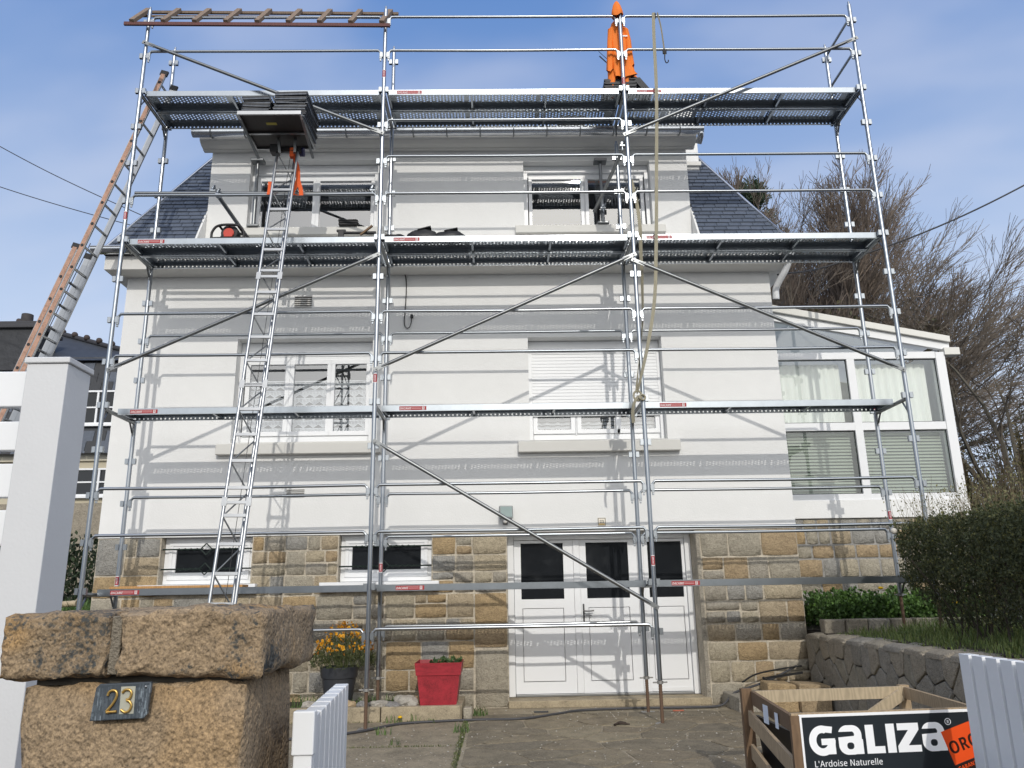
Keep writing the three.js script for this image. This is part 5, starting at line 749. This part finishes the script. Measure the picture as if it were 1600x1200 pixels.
// ================================================================ FOREGROUND
{ // granite gate pillar
  const pil = thing('gate_pillar', 'brown rough granite gate pillar with a heavy cap at lower left', 'pillar', [0, 0, 0]);
  const rock = (x0, x1, y0, y1, z0, z1, amp, seed, keep) => {
    const nx = 26, ny = 12, nz = 20, g = new THREE.BoxGeometry(x1 - x0, y1 - y0, z1 - z0, nx, ny, nz); const p = g.attributes.position, hx = (x1 - x0) / 2, hy = (y1 - y0) / 2, hz = (z1 - z0) / 2;
    for (let i = 0; i < p.count; i++) { let x = p.getX(i), y = p.getY(i), z = p.getZ(i); const ex = Math.abs(x) / hx, ey = Math.abs(y) / hy, ez = Math.abs(z) / hz; const edges = (ex > .999) + (ey > .999) + (ez > .999); const rd = edges > 1 ? .012 : 0; x -= Math.sign(x) * rd * (ex > .999) * (.5 + noise3(y * 20, z * 20, seed) * .5); y -= Math.sign(y) * rd * (ey > .999) * (.6 + noise3(x * 20, z * 20, seed) * .6); z -= Math.sign(z) * rd * (ez > .999) * (.5 + noise3(x * 20, y * 20, seed) * .5);
      const q = (f, s) => noise3(x * f + seed, y * f + s, z * f); const a = amp; x += a * (q(4, 0) + .4 * q(14, 3) + .2 * q(40, 5)) * (ex > .99 ? 1 : .3); y += a * (q(4, 10) + .4 * q(14, 13) + .2 * q(40, 15)) * (ey > .99 ? 1 : .3); z += a * (q(4, 20) + .4 * q(14, 23) + .25 * q(40, 25)) * (ez > .99 ? 1 : .3); p.setXYZ(i, x, y, z); }
    g.translate((x0 + x1) / 2, (y0 + y1) / 2, (z0 + z1) / 2); const f = metreUV(g, 1, seed * .13, seed * .29); return f;
  };
  const smooth = g => { const p = g.attributes.position, map = new Map(), n = new Float32Array(p.count * 3); g.computeVertexNormals(); const nn = g.attributes.normal, key = i => Math.round(p.getX(i) * 2e4) + ',' + Math.round(p.getY(i) * 2e4) + ',' + Math.round(p.getZ(i) * 2e4); for (let i = 0; i < p.count; i++) { const k = key(i); const v = map.get(k) || V(0, 0, 0); v.x += nn.getX(i); v.y += nn.getY(i); v.z += nn.getZ(i); map.set(k, v); } for (let i = 0; i < p.count; i++) { const v = map.get(key(i)).clone().normalize(); n.set([v.x, v.y, v.z], i * 3); } g.setAttribute('normal', new THREE.BufferAttribute(n, 3)); return g; };
  const lichen = (dark, warm, seed) => dataTex(1024, 1024, (u, v) => { const big = tile(u, v, 3, seed, 5), f = tile(u, v, 60, seed + 1, 2), m = tile(u, v, 22, seed + 2, 3), s = speckR(); let c = [.35, .255, .155], k = .84 + f * .7 + tile(u, v, 130, seed + 4, 1) * .7 + m * .3 + (s < .08 ? -.3 : s > .93 ? .35 : 0); const w = Math.max(0, Math.min(1, (tile(u, v, 2, seed + 9, 3) - .05) * 4)) * warm; c = [c[0] + .08 * w, c[1] + .02 * w, c[2] - .03 * w]; const L = Math.max(0, Math.min(1, (big * .8 + m * .45 + f * .55 + (s - .5) * .2 - dark) * 4)); c = c.map((q, i) => q * k * (1 - L) + [.060, .062, .058][i] * (.7 + f * .9) * L); return c.map(q => Math.pow(Math.max(0, q), 1 / 2.2)); }, true);
  const capMat = SD([1, 1, 1], .95, { map: lichen(.09, 1, 61), bumpMap: T.graniteBump, bumpScale: .012 }), shaftMat = SD([1, 1, 1], .95, { map: lichen(.42, .4, 67), bumpMap: T.graniteBump, bumpScale: .012 });
  part('shaft_stone', smooth(rock(3.02, 3.645, -.26, 1.062, 5.665, 6.20, .010, 3)), shaftMat, pil);
  part('cap_stone', smooth(rock(2.955, 3.262, 1.075, 1.258, 5.60, 6.235, .010, 11)), capMat, pil); part('cap_stone', smooth(rock(3.275, 3.70, 1.075, 1.262, 5.595, 6.235, .012, 17)), capMat, pil);
  part('mortar_joint', metreUV(box(3.255, 3.285, 1.085, 1.245, 5.62, 6.222, .004), 2), SD([.22, .19, .145], .97, { map: T.granite, bumpMap: T.graniteBump, bumpScale: .01 }), pil); part('mortar_joint', metreUV(box(3.04, 3.63, 1.056, 1.082, 5.68, 6.18), 2), SD([.07, .065, .055], .97), pil);
  const pl = thing('number_plate', 'slate plaque with brass 23 fixed to the granite pillar', 'number plaque', [3.307, 1.014, 6.222]); pl.rotation.z = .02;
  const c = document.createElement('canvas'); c.width = 256; c.height = 160; const x = c.getContext('2d'); x.fillStyle = '#3a4249'; x.fillRect(0, 0, 256, 160); const rr = rng(4); for (let i = 0; i < 500; i++) { const v = 50 + rr() * 60; x.fillStyle = `rgba(${v},${v + 8},${v + 14},.35)`; x.fillRect(rr() * 256, rr() * 160, 2 + rr() * 6, 10 + rr() * 40); } for (let i = 0; i < 60; i++) { const s = rr() < .5 ? rr() * 45 : 205 + rr() * 50; x.fillStyle = `rgba(170,182,190,${.15 + rr() * .3})`; x.fillRect(s, rr() * 160, 2 + rr() * 5, 8 + rr() * 40); }
  const t = new THREE.CanvasTexture(c); t.colorSpace = THREE.SRGBColorSpace;
  const sh = new THREE.Shape([[-.078, -.045], [.066, -.043], [.074, -.034], [.080, .047], [-.060, .046], [-.068, .038]].map(p => new THREE.Vector2(...p))); const g = new THREE.ExtrudeGeometry(sh, { depth: .008, bevelEnabled: true, bevelSize: .003, bevelThickness: .003, bevelSegments: 2 }); const uv = g.attributes.uv, pp = g.attributes.position; for (let i = 0; i < uv.count; i++) uv.setXY(i, (pp.getX(i) + .08) / .16, (pp.getY(i) + .047) / .094); part('plaque', g, SD([1, 1, 1], .5, { map: t }), pl);
  part('digit_ground', box(.0, .040, -.032, .040, .0112, .0118), SD([.40, .40, .33], .5), pl);
  const brass = SD([.62, .40, .12], .35, { metalness: .8 }), tube = pts => pipe(pts.map(p => V(p[0], p[1], .016)), .0036, 40, 6);
  part('digit', tube([[-.034, .018], [-.030, .028], [-.020, .032], [-.010, .027], [-.009, .014], [-.018, -.004], [-.034, -.024], [-.022, -.0245], [-.006, -.024]]), brass, pl); part('digit', tube([[.006, .024], [.014, .032], [.026, .031], [.032, .022], [.028, .009], [.018, .005], [.028, .001], [.034, -.010], [.030, -.022], [.018, -.027], [.006, -.020]]), brass, pl);
  part('nail', new THREE.SphereGeometry(.004, 8, 6).translate(.069, .038, .012), M.alu, pl);
}
{ // white gate post with horizontal boarded fence
  const p = thing('white_post', 'tall white metal gate post at the left edge', 'post', [0, 0, 0]); const m = part('post_shaft', box(1.85, 2.07, -.25, 2.53, 4.255, 4.5, .006), M.postWhite, p); part('post_cap', box(1.838, 2.082, 2.53, 2.565, 4.243, 4.512, .008), M.postWhite, p);
  const f = thing('board_fence', 'white horizontal board fence at the left edge', 'fence', [0, 0, 0]); const rows = [[2.315, 2.515], [2.075, 2.235], [1.825, 2.005], [1.58, 1.76], [1.33, 1.52], [1.08, 1.27]];
  for (const [a, b] of rows) part('board', box(.4, 1.845, a, b, 4.36, 4.41, .008), M.aluWhite, f); part('back_rail', [box(.5, .56, .9, 2.5, 4.30, 4.355), box(1.78, 1.84, .9, 2.5, 4.30, 4.355)], M.aluWhite, f);
}
{ // gate leaves standing open
  const leaf = (label, A, B, h0, h1, n, thick, gapT, stepped) => {
    const t = thing('gate_leaf', label, 'gate', [0, 0, 0], 'open gate leaves'), d = B.clone().sub(A), L = d.length(), u = d.clone().normalize(), nn = V(-u.z, 0, u.x);
    const M4 = new THREE.Matrix4().makeBasis(u, UP, nn.clone().negate().z < 0 ? nn : nn).setPosition(A); const w = L / n;
    for (let i = 0; i < n; i++) { const hh = h0 + (h1 - h0) * (i + .5) / n; part('picket', box(i * w + gapT, (i + 1) * w - gapT, -.15, hh, -thick / 2, thick / 2, .003).applyMatrix4(M4), M.aluWhite, t); }
    part('back_panel', box(.004, L - .004, -.15, h0 - .03, -.004, .004).applyMatrix4(M4), M.aluWhite, t);
    return [t, M4];
  };
  const [L] = leaf('small white boarded gate leaf beside the granite pillar', V(3.775, 0, 5.995), V(3.70, 0, 5.03), .935, .935, 8, .055, .012); part('end_stile', [box(3.747, 3.804, -.15, .94, 5.998, 6.03, .005), box(3.742, 3.809, .83, .955, 5.996, 6.036, .005)], M.aluWhite, L);
  leaf('pale grey boarded gate leaf at the lower right', V(6.96, 0, 3.98), V(6.86, 0, 5.9), .93, .93, 14, .06, .016);
}
{ // crate with the supplier's sign
  const c = thing('slate_crate', 'wooden slate crate carrying a black lettered sign at lower right', 'crate', [0, 0, 0]); const r = rng(21);
  const A = V(6.134, 0, 2.565), B = V(7.337, 0, 2.439), F = V(6.032, 0, 3.816), G = V(7.215, 0, 3.70), H = .6, gy = -.05;
  const P = (p, y) => V(p.x, y, p.z), bar = (a, b, w, t, s, m, n) => part(n, metreUV(beam(a, b, w, t, s), 2, r(), r()), m, c);
  bar(P(A, gy), P(A, H + .01), .075, .05, V(1, 0, 0), M.woodDark, 'corner_post'); bar(P(B, gy), P(B, H), .07, .05, V(1, 0, 0), M.wood, 'corner_post'); bar(P(F, gy), P(F, H), .05, .03, V(1, 0, 0), M.woodDark, 'corner_post'); bar(P(G, gy), P(G, H), .06, .05, V(1, 0, 0), M.wood, 'corner_post');
  const back = V(.0, 0, -.028); bar(P(A, H - .045).add(V(.03, 0, .03)), P(B, H - .045).add(V(0, 0, .03)), .08, .025, UP, M.woodPale, 'top_rail'); bar(P(A, H - .05).add(V(.04, 0, .03)), P(F, H - .05), .09, .025, UP, M.woodDark, 'top_rail'); bar(P(B, H - .05), P(G, H - .05), .08, .025, UP, M.wood, 'top_rail');
  bar(P(B, H - .06).add(V(-.05, 0, .06)), P(A, .12).add(V(.35, 0, .06)), .08, .022, UP, M.woodPale, 'diagonal_brace'); bar(P(A, .42).add(V(0, 0, .05)), P(F, .30), .10, .022, UP, M.wood, 'side_slat'); bar(P(A, .20).add(V(0, 0, .05)), P(F, .05), .10, .022, UP, M.wood, 'side_slat'); bar(P(A, .14).add(V(.02, 0, .03)), P(B, .14).add(V(0, 0, .03)), .10, .022, UP, M.wood, 'side_slat');
  const u = G.clone().sub(F).normalize(), W = F.distanceTo(G), n = V(-u.z, 0, u.x); if (n.z < 0) n.negate(); const M4 = new THREE.Matrix4().makeBasis(u, UP, n).setPosition(F);
  part('front_panel', metreUV(box(-.02, W + .02, gy, H + .012, -.012, .012), 2).applyMatrix4(M4), M.wood, c);
  const sign = decal(1024, 512, (x, w, h) => {
    x.fillStyle = '#f2f3f3'; x.fillRect(0, 0, w, h); x.fillStyle = '#20262a'; x.fillRect(16, 16, w - 32, h - 32); x.fillStyle = '#f6f7f7';
    x.save(); x.translate(10, 14); x.scale(.90, .86); // heavy rounded lettering: G a L I Z a
    const ring = (cx, cy, ro, ri) => { x.fillStyle = '#f6f7f7'; x.beginPath(); x.ellipse(cx, cy, ro, ro * 1.12, 0, 0, 7); x.fill(); x.fillStyle = '#20262a'; x.beginPath(); x.ellipse(cx, cy, ri, ri * 1.25, 0, 0, 7); x.fill(); x.fillStyle = '#f6f7f7'; };
    ring(125, 150, 84, 38); x.fillStyle = '#20262a'; x.beginPath(); x.moveTo(135, 108); x.lineTo(225, 60); x.lineTo(225, 148); x.lineTo(135, 148); x.fill(); x.fillStyle = '#f6f7f7'; x.fillRect(118, 138, 88, 40); x.fillRect(160, 138, 46, 98); x.beginPath(); x.moveTo(140, 58); x.lineTo(196, 66); x.lineTo(188, 106); x.lineTo(130, 98); x.fill();
    const a = ox => { x.fillStyle = '#f6f7f7'; x.beginPath(); x.roundRect(ox, 60, 150, 184, 60); x.fill(); x.fillRect(ox + 90, 150, 66, 92); x.fillStyle = '#20262a'; x.beginPath(); x.roundRect(ox + 52, 168, 44, 42, 18); x.fill(); x.beginPath(); x.moveTo(ox - 6, 100); x.lineTo(ox + 92, 100); x.quadraticCurveTo(ox + 108, 112, ox + 100, 128); x.lineTo(ox - 6, 134); x.fill(); x.fillStyle = '#f6f7f7'; };
    a(228); x.fillRect(404, 62, 54, 180); x.fillRect(404, 198, 118, 44); x.fillRect(538, 60, 56, 182); x.beginPath(); x.moveTo(612, 60); x.lineTo(752, 60); x.lineTo(752, 104); x.lineTo(676, 200); x.lineTo(758, 200); x.lineTo(758, 242); x.lineTo(606, 242); x.lineTo(606, 202); x.lineTo(682, 104); x.lineTo(612, 104); x.fill(); a(770);
    x.restore(); x.strokeStyle = '#f6f7f7'; x.lineWidth = 4; x.beginPath(); x.arc(866, 66, 17, 0, 7); x.stroke(); x.font = 'bold 24px sans-serif'; x.textAlign = 'center'; x.fillText('R', 866, 75); x.textAlign = 'left';
    x.font = '46px sans-serif'; x.fillText("L'Ardoise Naturelle", 62, 282, 400);
    x.save(); x.translate(900, 190); x.rotate(-.30); x.fillStyle = '#e8521d'; x.fillRect(-60, -90, 200, 190); x.fillStyle = '#2a1712'; x.font = 'bold 96px sans-serif'; x.fillText('ORO', -54, 44, 190); x.fillStyle = '#2a1712'; x.fillRect(-60, 106, 200, 40); x.fillStyle = '#e8521d'; x.font = 'bold 30px sans-serif'; x.fillText('GARANTIA', -50, 136); x.restore();
  });
  const gS = new THREE.PlaneGeometry(1.06, .50).translate(.55, H - .245, .0165); part('sign', gS.applyMatrix4(M4), SD([1, 1, 1], .35, { map: sign }), c);
  for (const [w, h, y, z] of [[.10, .11, .53, 3.25], [.06, .09, .52, 3.45]]) part('paper_label', new THREE.PlaneGeometry(w, h).rotateY(-Math.PI / 2).translate(6.05, y, z), SD([.70, .74, .80], .8), c);
  const s = thing('crated_slates', 'few slates left standing on edge inside the wooden crate', 'slates', [6.85, 0.02, 2.85]); for (let i = 0; i < 8; i++) { const m = part('slate', metreUV(box(-.008, .008, 0, .44, -.14, .14), 2), i < 2 ? SD([.26, .26, .25], .7, { map: T.slate }) : M.slateNew, s); m.position.x = i * .024 - .1; m.rotation.z = -.12; }
  const f = thing('plastic_sheet', 'black plastic lining inside the wooden crate', 'sheet', [6.25, 0, 3.1]); part('sheet', metreUV(box(-.02, .0, .05, .44, -.5, .5)), M.black, f).rotation.z = .12;
}
{ // planting bed with kerb, stones, pots
  const kb = thing('bed_kerb', 'tan stone kerb edging the bed in front of the basement', 'kerb', [0, 0, 0]); const kr = rng(66);
  for (const [a, b] of [[2.05, 2.60], [2.61, 3.08], [3.09, 3.94]]) part('kerb_stone', metreUV(box(a, b, 0, .155, -.56, -.47, .010), 1.4, kr(), kr()), M.concreteEdge, kb); part('kerb_stone', metreUV(box(3.86, 3.95, 0, .15, -1.38, -.565, .01), 1.4), M.concreteEdge, kb); part('kerb_stone', metreUV(box(3.965, 4.06, 0, .13, -.62, -.50, .015), 1.4), stoneMats[2], kb);
  structure('flower_bed', metreUV(box(1.4, 3.86, 0, .12, -1.385, -.565), 1.5), M.soil);
  const p = thing('red_planter', 'red plastic square planter on the stone kerb', 'planter', [3.69, .122, -.80]);
  const taper = (w0, w1, y0, y1, open) => { const s = []; const q = [[-1, 1], [1, 1], [1, -1], [-1, -1]]; for (let i = 0; i < 4; i++) { const a = q[i], b = q[(i + 1) % 4]; s.push(quadGeo([a[0] * w0 / 2, y0, a[1] * w0 / 2], [b[0] * w0 / 2, y0, b[1] * w0 / 2], [b[0] * w1 / 2, y1, b[1] * w1 / 2], [a[0] * w1 / 2, y1, a[1] * w1 / 2])); } if (!open) s.push(quadGeo([-w0 / 2, y0, w0 / 2], [w0 / 2, y0, w0 / 2], [w0 / 2, y0, -w0 / 2], [-w0 / 2, y0, -w0 / 2])); return s; };
  part('planter_body', taper(.385, .465, 0, .345), M.red, p); part('planter_rim', [...taper(.485, .515, .335, .465, true), ...taper(.465, .495, .335, .465, true), ...[[.515, .495, .465], [.485, .455, .335]].map(([o, i, y]) => { const s = new THREE.Shape(rectPts(-o / 2, o / 2, -o / 2, o / 2).map(q => new THREE.Vector2(...q))); s.holes.push(new THREE.Path(rectPts(-i / 2, i / 2, -i / 2, i / 2).map(q => new THREE.Vector2(...q)))); return new THREE.ShapeGeometry(s).rotateX(-Math.PI / 2).translate(0, y, 0); })], M.red, p); part('soil', metreUV(box(-.235, .235, .40, .43, -.235, .235)), M.soil, p);
  const sp = thing('sprouting_plant', 'low green shoots in the red planter', 'plant', [3.69, .55, -.80]); part('foliage', leafMass(160, r => [(r() - .3) * .34, r() * .05, (r() - .5) * .34], [.03, .06, .7], tintBetween([.04, .09, .02], [.10, .17, .05]), 110), leafMat, sp);
  const d = thing('dark_pot', 'dark grey round pot holding the yellow flowers', 'pot', [2.56, .122, -.84]); part('pot_body', new THREE.LatheGeometry([[0, 0], [.13, 0], [.145, .02], [.185, .30], [.187, .305], [.20, .31], [.212, .42], [.205, .425], [.19, .42], [.18, .36]].map(q => new THREE.Vector2(...q)), 36), M.pot, d); part('soil', new THREE.CircleGeometry(.185, 24).rotateX(-Math.PI / 2).translate(0, .37, 0), M.soil, d);
  const fl = thing('flowering_plant', 'bushy plant covered in orange yellow flowers by the basement wall', 'plant', [2.60, .50, -.84]);
  const dome = (r, rad, h) => { const a = r() * 6.283, c = Math.sqrt(r()), t = r(); return [Math.cos(a) * rad * c, h * (1 - c * c * .6) * (.35 + .65 * t), Math.sin(a) * rad * c * .9]; };
  part('stems', Array.from({ length: 46 }, () => { const o = dome(rand, .34, .5); return rod(V(o[0] * .15, -.08, o[2] * .15), V(o[0], o[1], o[2]), .004, 4, .002, false); }), SD([.10, .12, .04], .9), fl);
  part('foliage', leafMass(2600, r => { const o = dome(r, .36, .46); return [o[0], o[1] - .04, o[2]]; }, [.025, .06, .22], tintBetween([.045, .075, .02], [.13, .14, .045]), 111), leafMat, fl, { kind: 'stuff' });
  const fr = rng(112), petals = [], hearts = []; for (let i = 0; i < 210; i++) { const a = fr() * 6.283, c = Math.sqrt(fr()), x = Math.cos(a) * .35 * c, z = Math.sin(a) * .31 * c, y = .50 * (1 - c * c * .55) + (fr() - .7) * .14, e = new THREE.Euler(.5 + (fr() - .5) * 1.2, fr() * 6, (fr() - .5) * 1.2), q = new THREE.Quaternion().setFromEuler(e), s = .015 + fr() * .012; const g = new THREE.CircleGeometry(s, 7); const pp = g.attributes.position; for (let k = 1; k < pp.count; k++) { const f = k % 2 ? 1 : .72; pp.setXYZ(k, pp.getX(k) * f, pp.getY(k) * f, .004); } g.applyQuaternion(q); g.translate(x, y, z); g.computeVertexNormals(); petals.push(g); const hgeo = new THREE.IcosahedronGeometry(s * .34, 0); hgeo.translate(x, y, z); hearts.push(hgeo); }
  part('flowers', petals, SD([.80, .40, .02], .7), fl, { kind: 'stuff' }); part('flower_hearts', hearts, SD([.42, .12, .01], .8), fl, { kind: 'stuff' });
  const R = rng(113); const spots = [[3.32, -.72, .15, .085, 'largest pale rock beside the red planter'], [3.06, -.64, .12, .06, 'flat rock in the bed behind the kerb stones'], [2.86, -.66, .09, .055, 'grey rock near the second post'], [2.70, -.66, .10, .06, 'tan rock in the bed nearest the gate'], [3.40, -.64, .07, .06, 'dark rock touching the red planter'], [2.98, -.70, .07, .05, 'small rock behind the second post'], [3.20, -.62, .13, .05, 'low pale rock on the kerb'], [3.43, -.78, .08, .07, 'brown rock behind the red planter'], [2.50, -.62, .10, .05, 'rock below the dark pot'], [2.30, -.66, .11, .06, 'leftmost rock in the bed']];
  spots.forEach(([x, z, rx, ry, lab], i) => { const g = new THREE.IcosahedronGeometry(1, 3); const p2 = g.attributes.position; for (let k = 0; k < p2.count; k++) { const a = p2.getX(k), b = p2.getY(k), e = p2.getZ(k), s = 1 + .22 * noise3(a * 1.3 + i * 3, b * 1.3, e * 1.3) + .05 * noise3(a * 4, b * 4 + i, e * 4); p2.setXYZ(k, a * s * rx, b * s * ry, e * s * rx * .75); } g.computeVertexNormals(); const m = single('rock', metreUV(g, 2.5, R(), R()), [M.pebble, M.pebble, M.pebbleB, M.pebbleC][i % 4], lab, 'rock', 'rocks in the bed'); m.position.set(x, .115 + ry * .55, z); m.rotation.y = R() * 6; });
  const weed = (x, y, z, n, s, lab, seed) => { const t = thing('weed', lab, 'weed', [x, y, z], 'weeds at the foot of the wall'); part('leaves', blades(n, r => [(r() - .5) * s, 0, (r() - .5) * s * .6], .03, .04 + s * .38, .006, tintBetween([.05, .10, .02], [.13, .20, .05]), seed), leafMat, t); };
  weed(4.10, .0, -.78, 60, .26, 'tuft of strappy green leaves right of the red planter', 201); weed(2.78, .12, -.86, 60, .26, 'leafy weeds behind the first rocks', 202); weed(3.02, .12, -.88, 60, .3, 'leafy weeds around the second rear post', 203); weed(2.16, .12, -.8, 60, .36, 'weeds left of the dark pot', 204); weed(3.55, .0, -.43, 30, .3, 'weeds along the kerb below the red planter', 205); weed(3.22, .0, -.43, 20, .2, 'small weeds at the foot of the kerb', 206); weed(3.25, .01, .35, 16, .16, 'weed in the concrete joint near the gate', 207); weed(3.98, .01, .30, 26, .2, 'weed in the joint between concrete and paving', 208); weed(3.42, .01, .9, 12, .12, 'tiny weed in the concrete', 209);
  const da = thing('dandelion', 'single yellow dandelion at the foot of the kerb', 'flower', [3.30, 0, -.42]); part('flower_head', new THREE.IcosahedronGeometry(.024, 1).scale(1, .6, 1).translate(0, .06, 0), SD([.75, .45, .01], .8), da); part('stem', rod(V(0, 0, 0), V(0, .055, 0), .003, 4), SD([.1, .14, .04], .9), da);
  for (const [x, y, z, lab] of [[8.95, 1.30, -1.15, 'yellow flower in the ground cover near the house corner'], [9.75, 1.12, -1.02, 'yellow flower in the ground cover near the rear post']]) { const f2 = thing('dandelion', lab, 'flower', [x, y, z]); part('flower_head', new THREE.IcosahedronGeometry(.03, 1).scale(1, .6, 1), SD([.75, .45, .01], .8), f2); part('stem', rod(V(0, -.25, 0), V(0, 0, 0), .003, 4), SD([.1, .14, .04], .9), f2); }
  stuff('joint_moss', blades(1500, r => r() < .5 ? [4.0 + (r() - .5) * .05, .004, -.45 + r() * 2.6] : [2.1 + r() * 1.9, .004, (r() < .5 ? 1.03 : -.47) + (r() - .5) * .05], .006, .03, .004, tintBetween([.06, .09, .02], [.16, .17, .06]), 230), leafMat, 'low moss and tiny weeds in the joints of the drive', 'moss');
  single('ground_cable', [pipe([V(1.6, .02, .75), V(2.45, .02, .55), V(2.95, .022, .25), V(3.30, .02, -.22), V(3.70, .02, -.36), V(4.10, .022, -.40), V(4.6, .022, -.42), V(5.0, .024, -.72), V(5.3, .024, -.95), V(5.9, .024, -1.02), V(6.5, .024, -1.0), V(6.88, .03, -1.05), V(7.0, .12, -1.05), V(7.1, .175, -1.08), V(7.5, .27, -1.2), V(7.9, .42, -1.32)], .013, 140, 7)], SD([.055, .055, .06], .6), 'grey power cable snaking across the drive in front of the door', 'cable');
  single('slate_offcut', metreUV(box(4.74, 4.90, .018, .028, -.92, -.86)), M.slateNew, 'black slate offcut lying in front of the white door', 'offcut');
  single('twig', [pipe([V(5.50, .02, .12), V(5.56, .035, .06), V(5.63, .02, .02)], .012, 10, 5), pipe([V(5.53, .02, .05), V(5.58, .03, .10), V(5.66, .016, .08)], .009, 8, 5)], SD([.05, .035, .025], .9), 'dark twig lying on the paving', 'twig');
  single('red_scrap', metreUV(box(6.28, 6.40, .016, .024, -.82, -.78)), SD([.45, .12, .06], .7), 'small red scrap on the drive near the third post', 'scrap');
}
renderer.render(scene, camera);
